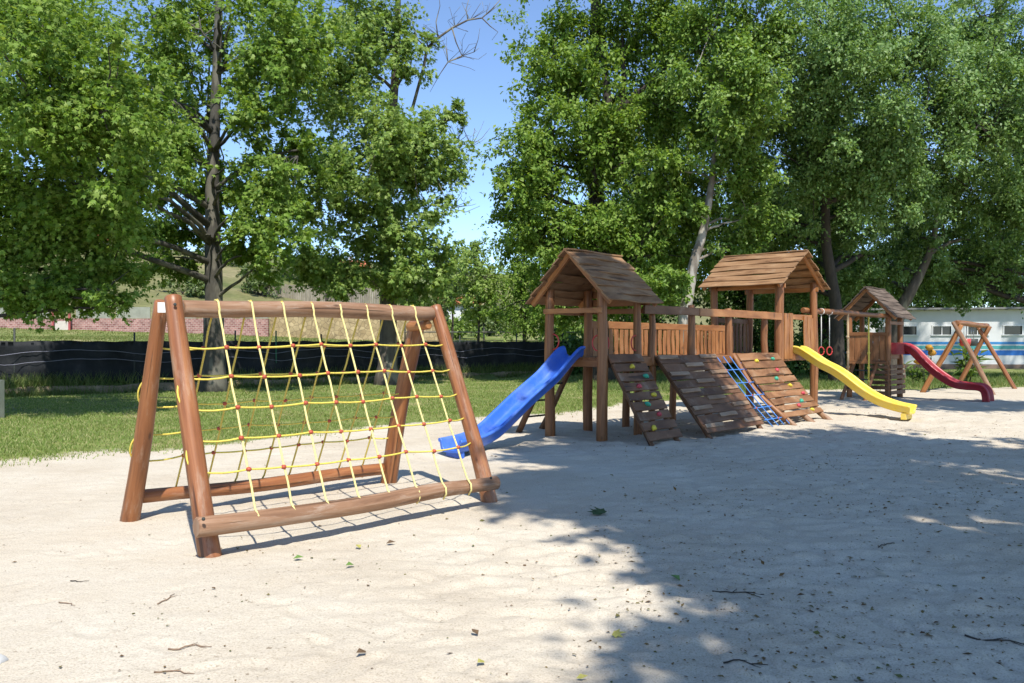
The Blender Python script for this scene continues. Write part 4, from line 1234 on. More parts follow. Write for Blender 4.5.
# boards each side of the slide mouth
mb = MB()
for i, (s, w) in enumerate(((6.98, .22), (7.22, .18))):
    mb.plank(P(s, .03, DK - .12), P(s + .01, .03, 2.27 + .01 * i), PU, w, .03, 6, .005, .006, 80 + i)
mb.build('board_panel', WD_BOARD, ps)
mb = MB()
for i, (s, w) in enumerate(((8.04, .17), (8.22, .15), (8.40, .19))):
    mb.plank(P(s, .03, DK - .12), P(s - .01, .03, 2.23 - .02 * i), PU, w, .03, 6, .005, .006, 90 + i)
mb.build('board_panel', WD_BOARD, ps)
mb = MB(); mb.plank(P(6.78, -.01, 2.2), P(8.48, -.01, 2.2), UZ, .12, .035, 6, .004, .004, 99); mb.build('cross_rail', WD_BOARD, ps)
railing(P(6.75, -1.64), P(8.5, -1.64), DK, 2.2, 9, WD_SHADED, 'railing', .12, .12, 0, 8)
slide('slide', 'wavy yellow plastic slide', P(7.66, -.02), PV, [(0, 1.375), (.10, 1.36), (.30, 1.24), (.58, 1.06), (.85, .93), (1.10, .77), (1.35, .58), (1.62, .40), (1.9, .265), (2.2, .175), (2.52, .12)], .50, PL_YEL, .15)
mb = MB(); mb.bar(P(7.45, 2.38, .05), P(7.87, 2.38, .05), .10, .13); mb.build('slide_foot', PL_YEL, ps)

# overhead beam to the far tower
mb = MB(); mb.log(P(8.30, -.14, 2.38), P(13.95, -.02, 2.38), .072, .062, 14, 16, .02, .03, 101); mb.build('overhead_beam', WD_POST, ps)

# far tower with the red slide
post(13.92, 0, 2.55, .085, seed=111); post(14.95, 0, 2.55, .08, seed=112); post(13.92, -1.1, 2.5, .075, seed=113); post(14.95, -1.1, 2.5, .075, seed=114)
deck(13.95, 14.95, -1.08, -.02, 1.30, 7, WD_POST, 30)
gable_roof(14.43, -.55, .86, 'u', 1.66, 3.2, 2.30, .12, 7, WD_ROOFGREY, 11, WD_BOARD)
mb = MB()
for i in range(6):
    t = -1.02 + .175 * i
    mb.plank(P(13.87, t, 1.02), P(13.87, t + .003, 1.84), PV, .165, .026, 5, .004, .004, 120 + i)
mb.plank(P(13.845, -1.12, 1.86), P(13.845, .06, 1.86), UZ, .10, .03, 6, .004, .004, 131)
mb.plank(P(13.845, -1.12, 1.04), P(13.845, .06, 1.04), UZ, .10, .03, 6, .004, .004, 132)
mb.build('board_panel', WD_POST, ps)
mb = MB()
for i in range(6):
    z = .16 + i * .15
    mb.plank(P(13.82, -.52, z), P(13.82, .02, z), UZ, .105, .03, 5, .004, .004, 140 + i)
    mb.plank(P(13.86, .085, z + .004), P(15.12, .085, z), UZ, .105, .03, 5, .004, .004, 170 + i)
mb.build('step_boards', WD_SHADED, ps)
for t in (-.95, -.3):
    mb = MB(); mb.log(P(12.85, t, -.05), P(13.86, t, 1.0), .05, .05, 10, 6, .01, .03, 150 + int(t * 10)); mb.build('ladder_rail', WD_POST, ps)
for k in range(3):
    mb = MB(); f = .3 + k * .25; mb.tube([P(12.9 + f, -.98, f), P(12.9 + f, -.27, f)], .02, 8); mb.build('ladder_rung', GREYPOST, ps)
mb = MB(); mb.plank(P(13.8, .06, 2.18), P(15.05, .06, 2.18), UZ, .09, .04, 5, .004, .004, 160); mb.build('cross_rail', WD_POST, ps)
slide('slide', 'dark red plastic slide', P(14.46, -.02), PV, [(0, 1.42), (.28, 1.42), (.48, 1.33), (.72, 1.08), (1.0, .80), (1.3, .56), (1.62, .38), (1.9, .33), (2.2, .32), (2.32, .27), (2.36, .13), (2.37, .0)], .54, PL_MAROON, .17)
mb = MB()
for sg in (-1, 1):
    mb.box(P(14.46 + sg * .29, .16, 1.43), PU * .014, PV * .20, UZ * .16)
mb.build('slide_side', PL_MAROON, ps)

# things hanging from the overhead beam
for s, lab in ((9.35, 'red gymnastic ring on a white rope, nearer the middle tower'), (9.87, 'red gymnastic ring on a white rope, nearer the far tower')):
    rg = empty('gymnastic_ring', P(s, .0, 1.3), lab, 'gymnastic ring', 'rings hanging from the overhead beam')
    mb = MB(); mb.tube([P(s, -.12, 2.32), P(s + .005, -.12, 1.9), P(s, -.12, 1.50)], .011, 7); mb.tube([P(s, -.12 + .075 * math.cos(a / 10 * 6.2832), 2.38 + .075 * math.sin(a / 10 * 6.2832)) for a in range(11)], .011, 6)
    mb.build('rope', ROPE_WHITE, rg)
    mb = MB(); mb.tube([P(s, -.12, 1.40) + (PV * .8 + PU * .6) * .066 * math.cos(a / 20 * 6.2832) + UZ * .10 * math.sin(a / 20 * 6.2832) for a in range(21)], .015, 8); mb.build('ring', PL_RED, rg)
ROPE_TAN = mat_plain('tan_rope', (.40, .29, .17), .8, .2, .15, 40)
for s, zb0, mt, lab in ((12.5, .42, ROPE_YEL, 'thick yellow climbing rope hanging from the beam beside the far tower'), (10.96, .85, ROPE_TAN, 'tan climbing rope hanging midway along the overhead beam')):
    t = -.06
    kr = empty('climbing_rope', P(s, t, zb0), lab, 'climbing rope', 'climbing ropes on the overhead beam')
    mb = MB(); mb.tube([P(s, t, 2.42), P(s + .01, t, 1.7), P(s - .01, t + .01, 1.2), P(s, t, zb0)], .024 if s > 12 else .03, 8); mb.build('rope', mt, kr)
    for z in (zb0 + .12, zb0 + .5, zb0 + .9):
        m2 = MB(); m2.ball(P(s, t, z), .042, .042, .048, 8, 6, 0, .15, 2); m2.build('knot', mt, kr)

# ------------------------------------------------------------------ swing frame at the right
sw = empty('swing_frame', (15.6, 27.8, 0), 'wooden A-frame swing stand in front of the striped white building', 'swing')
La, Ra = Vector((14.15, 26.3, 2.22)), Vector((16.85, 29.4, 2.22))
for p, top, rr_, mt, sd in ((Vector((15.05, 25.75, -.1)), La + Vector((-.12, -.02, .06)), .075, WD_GREYLOG, 1), (Vector((13.3, 26.85, -.1)), La + Vector((.10, -.1, -.04)), .085, WD_BOARD, 2),
                        (Vector((17.62, 28.85, -.1)), Ra + Vector((-.25, .1, .02)), .075, WD_RED, 3), (Vector((16.05, 29.9, -.1)), Ra + Vector((.1, -.1, -.02)), .085, WD_POST, 4)):
    mb = MB(); mb.log(p, top, rr_, rr_ * .9, 12, 10, .02, .03, sd + 200); mb.build('leg', mt, sw)
mb = MB(); mb.log(La + Vector((-.05, -.1, .02)), Ra + Vector((.15, .15, 0)), .085, .085, 12, 12, .02, .03, 205); mb.build('top_beam', WD_POST, sw)
for f in (.28, .52):
    c = La.lerp(Ra, f)
    o = empty('toddler_swing', c + Vector((0, 0, -.75)), ('red bucket swing seat hanging nearer the left legs of the swing stand' if f < .4 else 'dark bucket swing seat hanging in the middle of the swing stand'), 'swing seat', 'bucket swings on the swing stand')
    b2 = MB()
    rings = []
    for r_, z_ in ((.10, -.72), (.15, -.70), (.175, -.60), (.18, -.48), (.165, -.48), (.15, -.60), (.10, -.66)):
        rings.append([c + Vector((r_ * math.cos(k / 14 * 6.2832), r_ * .85 * math.sin(k / 14 * 6.2832), z_)) for k in range(14)])
    b2.grid(rings, True, True, 0, True); b2.build('seat', PL_RED if f < .4 else GREYPOST, o)
    b3 = MB()
    dv = (Ra - La).normalized()
    for sg in (-1, 1):
        b3.tube([c + dv * .16 * sg + Vector((0, 0, -.05)), c + dv * .17 * sg + Vector((0, 0, -.5))], .008, 6)
    b3.build('chain', STEEL, o)

# plants by the swing stand
def stem_plant(name, label, x, y, h, n, spread, mat, leaf, cat='plant', seed=0, k=12, head=None):
    g = tz(x, y); root = empty(name, (x, y, g), label, cat)
    rr = random.Random(seed); st = MB(); Pp, Aa, Nn_, Ss = [], [], [], []; H = []
    for i in range(n):
        an = rr.uniform(0, 6.28); sp = rr.uniform(.2, 1) * spread; hh = h * rr.uniform(.6, 1)
        tip = Vector((x + math.cos(an) * sp, y + math.sin(an) * sp, g + hh)); b0 = Vector((x + math.cos(an) * .06, y + math.sin(an) * .06, g - .05))
        mid = b0.lerp(tip, .5) + Vector((-math.cos(an), -math.sin(an), 0)) * sp * .15
        st.tube([b0, mid, tip], [.012, .009, .005], 5)
        for j in range(k):
            t = rr.uniform(.25, 1); p = b0.lerp(mid, t * 2) if t < .5 else mid.lerp(tip, t * 2 - 1)
            Pp.append(p - Vector((x, y, g))); Aa.append((rr.uniform(-1, 1), rr.uniform(-1, 1), rr.uniform(-.2, .9))); Nn_.append((rr.uniform(-.4, .4), rr.uniform(-.7, .1), 1)); Ss.append(leaf * rr.uniform(.6, 1.2))
        H.append(tip)
    st.build('stem', B_DARK, root)
    link('foliage', leaf_mesh('foliage', np.array([tuple(p) for p in Pp]), np.array(Aa), np.array(Nn_), np.array(Ss), LEAF_LONG, mat), root)
    if head is not None:
        for tip in H:
            c = MB(); c.ball(tip, .13, .13, .10, 9, 6, 0, .6, int(tip.x * 100) % 97); c.build('flower_head', head, root)
    return root


stem_plant('tall_plant', 'green long leaved plant growing between the legs of the swing stand', 17.2, 31.2, 1.5, 10, .5, L_BUSH, .5, seed=5, k=11)
stem_plant('tall_plant', 'small green plant in the dark grass left of the striped building windows', 15.9, 32.5, .8, 8, .5, L_BUSH, .35, seed=6, k=9)
YFL = mat_plain('ochre_flower', (.42, .22, .035), .8, .2, .35, 14)
stem_plant('flowering_plant', 'plant with round ochre yellow heads beside the orange leg of the swing stand', 13.9, 27.6, 1.62, 5, .42, L_BUSH, .25, seed=9, k=7, head=YFL)
# ------------------------------------------------------------------ building, walls, fences
WALLW = mat_plain('white_render', (.62, .63, .62), .7, .3, .05, 1.2, (.42, .41, .38), .35)
FRAMEW = mat_plain('white_window_frame', (.72, .72, .70), .5, .4, .04, 5)
GLASS = mat_plain('dark_window_glass', (.02, .024, .026), .08, .6, .2, 2)
BLUE_A = mat_plain('blue_paint', (.045, .22, .50), .5, .4, .06, 2)
TEAL = mat_plain('teal_paint', (.09, .36, .36), .5, .4, .06, 2)
BLUE_B = mat_plain('deep_blue_paint', (.03, .16, .50), .5, .4, .06, 2)
PLINTH = mat_plain('brown_plinth', (.24, .17, .13), .85, .2, .12, 3)
ROOFD = mat_plain('grey_roof_sheet', (.20, .20, .19), .7, .3, .15, 3)
bA, bB = Vector((20.6, 51.5, 0)), Vector((39, 47.5, 0))
bd = (bB - bA).normalized(); bn_ = Vector((bd.y, -bd.x, 0)); BL = (bB - bA).length
if bn_.y > 0: bn_ = -bn_
bld = empty('striped_building', bA, 'long low white building with dark windows and blue and teal stripes', 'building')
z0, z1 = -.05, 3.62


def bp(x, z, o=0.0): return bA + bd * x + UZ * z - bn_ * 0 + bn_ * o


def bpx(px):
    """distance along the front where the photograph's column px meets it"""
    k = (px - CX) / F
    return (k * bA.y - bA.x) / (bd.x - k * bd.y)


wins = [(bpx(a), bpx(c)) for a, c in ((876, 890), (902.4, 917.4), (932, 952), (967, 988), (1003, 1023), (1040, 1060))]
zb_, zt_ = 2.08, 2.66
wall = MB()
TH_ = .12
def slab(x0, x1, za, zb2): wall.box(bp((x0 + x1) / 2, (za + zb2) / 2, -TH_), bd * (x1 - x0) / 2, bn_ * TH_, UZ * (zb2 - za) / 2)
slab(0, BL, .32, zb_); slab(0, BL, zt_, z1)
xx = 0
for a, c in wins: slab(xx, a, zb_, zt_); xx = c
slab(xx, BL, zb_, zt_)
wall.box(bp(BL / 2, 1.8, -2.6), bd * BL / 2, bn_ * 2.3, UZ * 1.8)
wall.build('wall', WALLW, bld)
for i, (a, c) in enumerate(wins):
    f = MB(); e = .06
    f.bar(bp(a - .02, zt_ - e / 2 + .02, .015), bp(c + .02, zt_ - e / 2 + .02, .015), .05, e); f.bar(bp(a - .06, zb_ + e / 2 - .03, .03), bp(c + .06, zb_ + e / 2 - .03, .03), .10, e)
    f.bar(bp(a + e / 2, zb_ + .03, .012), bp(a + e / 2, zt_ - .04, .012), .05, e, bn_); f.bar(bp(c - e / 2, zb_ + .03, .012), bp(c - e / 2, zt_ - .04, .012), .05, e, bn_)
    if i in (2, 3): f.bar(bp((a + c) / 2, zb_ + .03, -.03), bp((a + c) / 2, zt_ - .04, -.03), .04, .04, bn_)
    wo = f.build('window', FRAMEW, bld)
    g = MB(); g.box(bp((a + c) / 2, (zb_ + zt_) / 2, -.10), bd * (c - a) / 2, bn_ * .01, UZ * (zt_ - zb_) / 2); g.build('pane', GLASS, wo)
for za, zb2, mt, lab in ((1.52, 1.67, BLUE_A, 'blue upper stripe'), (1.24, 1.44, TEAL, 'teal middle stripe'), (.86, 1.16, BLUE_B, 'deep blue lower stripe')):
    s = MB(); s.box(bp(BL / 2, (za + zb2) / 2, .004), bd * BL / 2, bn_ * .003, UZ * (zb2 - za) / 2); o = s.build('stripe', mt, bld); o['label'] = lab
s = MB(); s.box(bp(BL / 2, .13, -.06), bd * BL / 2, bn_ * .10, UZ * .185); s.build('plinth', PLINTH, bld)
s = MB(); s.box(bp(BL / 2, z1 + .06, -2.3), bd * (BL / 2 + .2), bn_ * 2.75, UZ * .055)
for i in range(26): s.bar(bp(i * .75 + .2, z1 - .02, .1), bp(i * .75 + .2, z1 - .02, .40), .07, .045)
s.build('roof', ROOFD, bld)

NETM, nt, b = new_mat('shade_net')
tc = N(nt, 'ShaderNodeTexCoord')
n1 = N(nt, 'ShaderNodeTexNoise'); n1.inputs['Scale'].default_value = 1.4; n1.inputs['Detail'].default_value = 7; n1.inputs['Roughness'].default_value = .7; nt.links.new(tc.outputs['Object'], n1.inputs['Vector'])
c = ramp(nt, n1.outputs[0], [(.35, (.007, .009, .011)), (.58, (.022, .024, .027)), (.72, (.06, .06, .055))])
nt.links.new(c.outputs[0], b.inputs['Base Color']); b.inputs['Roughness'].default_value = .7; b.inputs['Specular IOR Level'].default_value = .25
WIRE = mat_plain('pale_wire', (.26, .26, .32), .5, .4, .1, 10)
KERBM = mat_plain('tan_retaining_wall', (.34, .26, .18), .9, .2, .25, 1.2, (.09, .09, .05), .8, bump=.5)  # dark olive mottling put into the wall colour in place of shade

# low retaining wall in front of the net fence
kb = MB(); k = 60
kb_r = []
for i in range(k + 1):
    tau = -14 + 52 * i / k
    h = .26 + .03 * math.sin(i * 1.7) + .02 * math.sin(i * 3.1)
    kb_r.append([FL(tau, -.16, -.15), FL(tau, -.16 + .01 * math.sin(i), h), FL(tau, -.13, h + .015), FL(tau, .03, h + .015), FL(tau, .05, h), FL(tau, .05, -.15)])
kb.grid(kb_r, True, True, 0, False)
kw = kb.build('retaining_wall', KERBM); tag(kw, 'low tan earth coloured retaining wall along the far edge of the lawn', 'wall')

nf = empty('net_fence', FL(0, .12, .28), 'long fence hung with black shade netting above the low wall', 'fence')
nb = MB(); rr = random.Random(4)
segs = 260; cols = []
for i in range(segs + 1):
    tau = -13 + 50 * i / segs
    top = 1.68 - .03 * abs(math.sin(tau * 1.12)) + .012 * math.sin(tau * 7.0)
    col_ = []
    for j in range(9):
        f = j / 8
        off = .07 * math.sin(tau * 3.1 + f * 2.0 + math.sin(tau)) * math.sin(math.pi * f) + .05 * math.sin(tau * 8.3 + f * 5 + 2 * math.sin(tau * 1.3)) * math.sin(math.pi * f) + .02 * math.sin(f * 14 + tau)
        col_.append(FL(tau, .22 + off, .24 + (top - .24) * f))
    cols.append(col_)
back = [[p + Vector((FN[0], FN[1], 0)) * .006 for p in c_] for c_ in cols]
nb.grid([a + b_[::-1] for a, b_ in zip(cols, back)], True, True, 0, True)
nb.build('shade_net', NETM, nf)
for i in range(15):
    tau = -11.6 + 3.45 * i
    p = MB(); p.tube([FL(tau, .30, -.2), FL(tau, .30, 1.95 + .1 * (i % 2))], .03, 8); p.build('post', GREYPOST, nf)
GREENP = mat_plain('green_steel_post', (.03, .14, .07), .5, .4, .15, 10)
tg = 7.15
p = MB(); p.tube([FL(tg, .16, -.1), FL(tg, .16, 2.05)], .028, 8); p.build('post', GREENP, nf)
for z in (1.30, 1.02):
    wv = MB(); pts = []
    for i in range(181):
        tau = -12 + 47 * i / 180
        pts.append(FL(tau, .12, z + .16 * abs(math.sin(tau * .71 + z)) - .08 + .012 * math.sin(tau * 5)))
    wv.tube(pts, .008, 5); wv.build('wire', WIRE, nf)

# wire fence with a top rail farther back
wf0, wf1 = W(405, 331, 50), W(760, 331, 50)
RAILM = mat_plain('grey_rail', (.16, .15, .13), .6, .4, .15, 5)
wf = empty('wire_fence', (wf0.x, 50, tz(wf0.x, 50)), 'thin dark post and rail wire fence across the pale mown grass', 'fence')
for i in range(10):
    x = wf0.x + (wf1.x - wf0.x) * i / 9
    p = MB(); g = tz(x, 50); p.tube([(x, 50, g - .2), (x, 50, 2.85)], .045, 8); p.build('post', GREYPOST, wf)
p = MB(); p.tube([(wf0.x, 49.95, 2.26), (wf1.x, 49.95, 2.24)], .035, 8); p.build('rail', RAILM, wf)
p = MB(); p.tube([(wf0.x, 49.95, 1.75), (wf1.x, 49.95, 1.74)], .012, 6); p.build('wire', RAILM, wf)

# walls at the foot of the slope
def brick_mat(name, c1, c2, mortar, scale, stone=False):
    m, nt, b = new_mat(name)
    tc = N(nt, 'ShaderNodeTexCoord')
    mp = N(nt, 'ShaderNodeMapping'); mp.inputs['Rotation'].default_value = (R(90), 0, 0); nt.links.new(tc.outputs['Object'], mp.inputs[0])
    nn = N(nt, 'ShaderNodeTexNoise'); nn.inputs['Scale'].default_value = 2.2; nn.inputs['Detail'].default_value = 6; nt.links.new(tc.outputs['Object'], nn.inputs['Vector'])
    if stone:
        vo = N(nt, 'ShaderNodeTexVoronoi'); vo.inputs['Scale'].default_value = scale; nt.links.new(tc.outputs['Object'], vo.inputs['Vector'])
        sx = N(nt, 'ShaderNodeSeparateColor'); nt.links.new(vo.outputs['Color'], sx.inputs[0])
        base = ramp(nt, sx.outputs[0], [(0, c1), (1, c2)]).outputs[0]
        ed = N(nt, 'ShaderNodeTexVoronoi', feature='DISTANCE_TO_EDGE'); ed.inputs['Scale'].default_value = scale; nt.links.new(tc.outputs['Object'], ed.inputs['Vector'])
        e = ramp(nt, ed.outputs['Distance'], [(.02, (1, 1, 1)), (.07, (0, 0, 0))])
        base = mix(nt, e.outputs[0], base, mortar)
    else:
        br = N(nt, 'ShaderNodeTexBrick'); br.inputs['Scale'].default_value = scale; br.inputs['Color1'].default_value = (*c1, 1); br.inputs['Color2'].default_value = (*c2, 1); br.inputs['Mortar'].default_value = (*mortar, 1)
        nt.links.new(mp.outputs[0], br.inputs['Vector']); base = br.outputs[0]
    v = ramp(nt, nn.outputs[0], [(.3, (.75, .75, .75)), (.7, (1.15, 1.15, 1.15))])
    col = mix(nt, 1, base, v.outputs[0], 'MULTIPLY')
    nt.links.new(col, b.inputs['Base Color']); b.inputs['Roughness'].default_value = .9
    return m


PINK = brick_mat('pink_brick', (.22, .085, .075), (.42, .22, .19), (.50, .42, .37), 2.2)
TAN = brick_mat('tan_stone', (.34, .25, .13), (.50, .39, .22), (.24, .18, .10), 3.4, True)
CONC = mat_plain('grey_concrete_panel', (.30, .31, .25), .85, .2, .2, 2, (.19, .19, .14), .6)
REDP = mat_plain('red_painted_steel', (.42, .10, .10), .5, .4, .1, 6)
PALEP = mat_plain('pale_stone', (.58, .52, .45), .8, .2, .08, 4)


def wall_run(mb, pa, pb, d, top_px, bot_px, th=.3, n=14, wob=.03, seed=0, z_over=None):
    rr = random.Random(seed)
    a, c = W(pa, 343, d), W(pb, 343, d)
    rings = []
    zt = CAMH + (HY - top_px) / F * d
    for i in range(n + 1):
        x = a.x + (c.x - a.x) * i / n
        g = tz(x, d) - .3 if bot_px is None else CAMH + (HY - bot_px) / F * d
        h = zt + rr.uniform(-wob, wob)
        rings.append([(x, d, g), (x, d, h), (x, d + th, h), (x, d + th, g)])
    mb.grid(rings, True, True, 0, False)


pw = empty('brick_wall', (W(0, 343, 51).x, 51, tz(W(0, 343, 51).x, 51)), 'pink brick wall with grey panels above, at the foot of the slope', 'wall')
mb = MB(); wall_run(mb, -120, 268, 51, 318.5, None, .3, 20, .02, 1); mb.build('brickwork', PINK, pw)
for i, (a, c) in enumerate(((-110, -60), (-54, -8), (-2, 49), (76, 110), (116, 150), (156, 196), (202, 232), (240, 268))):
    mb = MB(); wall_run(mb, a, c, 51.12, 307, 318.4, .06, 3, .0, i); mb.build('panel', CONC, pw)
gt = empty('gate', (W(61, 343, 50.6).x, 50.6, tz(W(61, 343, 50.6).x, 50.6)), 'red gate posts with a pale panel in the brick wall at the far left', 'gate')
for px in (53, 69.5):
    c = W(px, 343, 50.6); mb = MB(); mb.bar((c.x, 50.6, tz(c.x, 50.6) - .2), (c.x, 50.6, CAMH + (HY - 310) / F * 50.6), .11, .11, (0, 1, 0)); mb.build('post', REDP, gt)
mb = MB(); wall_run(mb, 55, 68.4, 50.6, 321, 334, .1, 2, .0, 3); mb.build('panel', PALEP, gt)
sw_ = MB(); wall_run(sw_, 270, 440, 52, 308, None, .5, 26, .10, 5)
o = sw_.build('stone_wall', TAN); tag(o, 'rough tan stone wall on the slope behind the rope frame beam', 'wall')
SLAT = mat_wood('grey_fence_slat', (.16, .13, .10), (.27, .23, .18), (.36, .32, .26), .8, 16, 1.2)
lf = empty('slat_fence', (W(262, 343, 84).x, 84, tz(W(262, 343, 84).x, 84)), 'weathered wooden slat fence on top of the slope', 'fence')
mb = MB(); rr = random.Random(8)
for i in range(64):
    px = 262 + 118 * i / 64; c = W(px, 343, 84); g = tz(c.x, 84)
    zt = CAMH + (HY - (283.5 + (px - 262) * .04)) / F * 84 + rr.uniform(-.06, .06)
    mb.box((c.x, 84, (g + zt) / 2), (.075, 0, 0), (0, .015, 0), (0, 0, (zt - g) / 2))
mb.build('slats', SLAT, lf)
ut = empty('utility_pole', (W(327, 343, 55).x, 55, tz(W(327, 343, 55).x, 55)), 'dark thin utility pole standing behind the tan stone wall', 'pole')
c = W(327, 343, 55); mb = MB(); mb.log((c.x, 55, tz(c.x, 55) - .3), (c.x, 55, CAMH + (HY - 262) / F * 55), .13, .10, 10, 6, .01, .02, 3); mb.build('shaft', B_DARK, ut)
mb = MB(); mb.bar((c.x - .6, 54.9, CAMH + (HY - 266) / F * 55), (c.x + .6, 54.9, CAMH + (HY - 266) / F * 55), .1, .1); mb.build('crossarm', B_DARK, ut)

TILE = mat_plain('orange_roof_tile', (.50, .16, .075), .8, .2, .2, 3)
RENDER = mat_plain('cream_render', (.55, .48, .38), .85, .2, .08, 1)


def house(label, px, py_eave, d, w, hgt, rise, dep, wallm, n_win=3):
    c = W(px, py_eave, d); g = tz(c.x, d) - .5; ze = c.z
    root = empty('house', (c.x, d, g), label, 'house')
    mb = MB(); mb.box((c.x, d + dep / 2, (g + ze) / 2), (w / 2, 0, 0), (0, dep / 2, 0), (0, 0, (ze - g) / 2)); mb.build('wall', wallm, root)
    mb = MB()
    o_ = .4
    prof = [(-o_, ze - .05), (dep / 2, ze + rise), (dep + o_, ze - .05), (dep + o_, ze + .12), (dep / 2, ze + rise + .2), (-o_, ze + .12)]
    mb.grid([[(c.x + sx * (w / 2 + o_), d + y, z) for y, z in prof] for sx in (-1, 1)], True, True, 0, False)
    rf = mb.build('roof', TILE, root)
    ch = MB(); ch.box((c.x + w * .25, d + dep * .55, ze + rise + .3), (.3, 0, 0), (0, .3, 0), (0, 0, .6)); ch.build('chimney', wallm, rf)
    for i in range(n_win):
        x = c.x - w / 2 + w * (i + .5) / n_win
        f = MB(); zc = ze - 1.4
        for sg in (-1, 1):
            f.box((x + sg * .5, d - .02, zc), (.05, 0, 0), (0, .04, 0), (0, 0, .6)); f.box((x, d - .02, zc + sg * .55), (.449, 0, 0), (0, .04, 0), (0, 0, .05))
        wo = f.build('window', FRAMEW, root)
        g2 = MB(); g2.box((x, d - .012, zc), (.45, 0, 0), (0, .008, 0), (0, 0, .499)); g2.build('pane', GLASS, wo)


house('house with an orange tiled roof on top of the slope, glimpsed through the left tree', 84, 240, 112, 12, 5, 1.9, 8, RENDER)
house('small white house with a terracotta roof glimpsed above the right end of the frame beam', 455, 304, 84, 4.2, 4, .7, 5, WALLW, 2)
house('pale house at the slope top behind the slat fence', 330, 268, 118, 9, 4, 1.2, 7, WALLW, 3)

# ------------------------------------------------------------------ lawn blades, tufts, litter
def blades(name, xs, ys, zs, h, w, mats, label):
    n = len(xs)
    an = rng.uniform(0, 6.283, n); lean = rng.normal(size=(n, 2)) * .45
    P0 = np.stack([xs, ys, zs - .005], -1)
    sx = np.stack([np.cos(an), np.sin(an), np.zeros(n)], -1) * w[:, None]
    tip = P0 + np.stack([lean[:, 0] * h, lean[:, 1] * h, h], -1)
    V = np.stack([P0 - sx, P0 + sx, tip], 1).reshape(-1, 3)
    me = np_mesh(name, V, np.arange(n * 3), np.arange(n) * 3)
    me.materials.append(mats)
    o = link(name, me); tag(o, label, None, None, 'stuff'); return o


GRASSM = mat_leaf('grass_blade', [(.16, .24, .05), (.235, .315, .08), (.42, .40, .19)], .35, .6, .2)
TUFTM = mat_leaf('tall_grass_blade', [(.10, .17, .04), (.16, .23, .065), (.27, .28, .12)], .4, .6, .2)
n = 420000
u1 = rng.random(n); ang = rng.uniform(-.60, .42, n); r_ = 10.5 * (42 / 10.5) ** u1
gx2, gy2 = r_ * np.sin(ang), r_ * np.cos(ang)
ed = sand_edge(gx2, gy2) + vnoise(gx2 / 1.6, gy2 / 1.6, 21) * 1.5 + vnoise(gx2 / .4, gy2 / .4, 22) * .7
keep = (ed < -.15 + rng.normal(size=n) * .45) & (fence_w(gx2, gy2) < -.2) & ((vnoise(gx2 / .9, gy2 / .9, 33) + rng.normal(size=n) * .25) > -.16)
gx2, gy2, r_ = gx2[keep], gy2[keep], r_[keep]
blades('grass', gx2, gy2, terrain(gx2, gy2), rng.uniform(.025, .065, len(gx2)), .0035 + .00042 * r_, GRASSM, 'short patchy lawn between the sand and the net fence')
n = 30000
tau = rng.uniform(-12, 28, n); w_ = -rng.random(n) ** 2 * .5 - .18
mk = np.clip((vnoise(tau / 1.3, tau * 0, 44) + .05 + np.where(tau > 9, .45, .22)) * 2, 0, 1) > rng.random(n)
tau, w_ = tau[mk], w_[mk]
x_ = FP[0] + FU[0] * tau + FN[0] * w_; y_ = FP[1] + FU[1] * tau + FN[1] * w_
on = rng.random(len(tau)) < .6
x_ = np.where(on, x_ + FN[0] * (.36 - w_ * .2 + .0), x_); y_ = np.where(on, y_ + FN[1] * (.36 - w_ * .2), y_)
z_ = np.where(on, .24, 0)
blades('tall_grass', x_, y_, z_, rng.uniform(.15, .62, len(x_)) * np.where(on, .9, .62), np.full(len(x_), .014), TUFTM, 'tall unmown grass along the low wall below the netting')
# turf of the strip beyond the fence and of the dark ground by the building
n = 60000
ang = rng.uniform(-.62, .30, n); r_ = 34 + 30 * rng.random(n); x_, y_ = r_ * np.sin(ang), r_ * np.cos(ang)
k_ = fence_w(x_, y_) > .6; x_, y_, r_ = x_[k_], y_[k_], r_[k_]
STRIP = mat_leaf('mown_strip_blade', [(.12, .17, .04), (.17, .21, .06), (.27, .26, .11)], .35, .6, .2)
blades('mown_grass', x_, y_, terrain(x_, y_), rng.uniform(.04, .09, len(x_)), np.full(len(x_), .03), STRIP, 'mown grass strip beyond the net fence')
n = 50000
ang = rng.uniform(.08, .66, n); r_ = 27 + 22 * rng.random(n); x_, y_ = r_ * np.sin(ang), r_ * np.cos(ang)
ed = sand_edge(x_, y_); k_ = (ed < -.5 + rng.normal(size=n) * .4) & (fence_w(x_, y_) < -.3) & (y_ < 47); x_, y_ = x_[k_], y_[k_]
blades('rough_grass', x_, y_, terrain(x_, y_), rng.uniform(.06, .22, len(x_)), np.full(len(x_), .016), TUFTM, 'rough grass in the shade below the right hand trees')

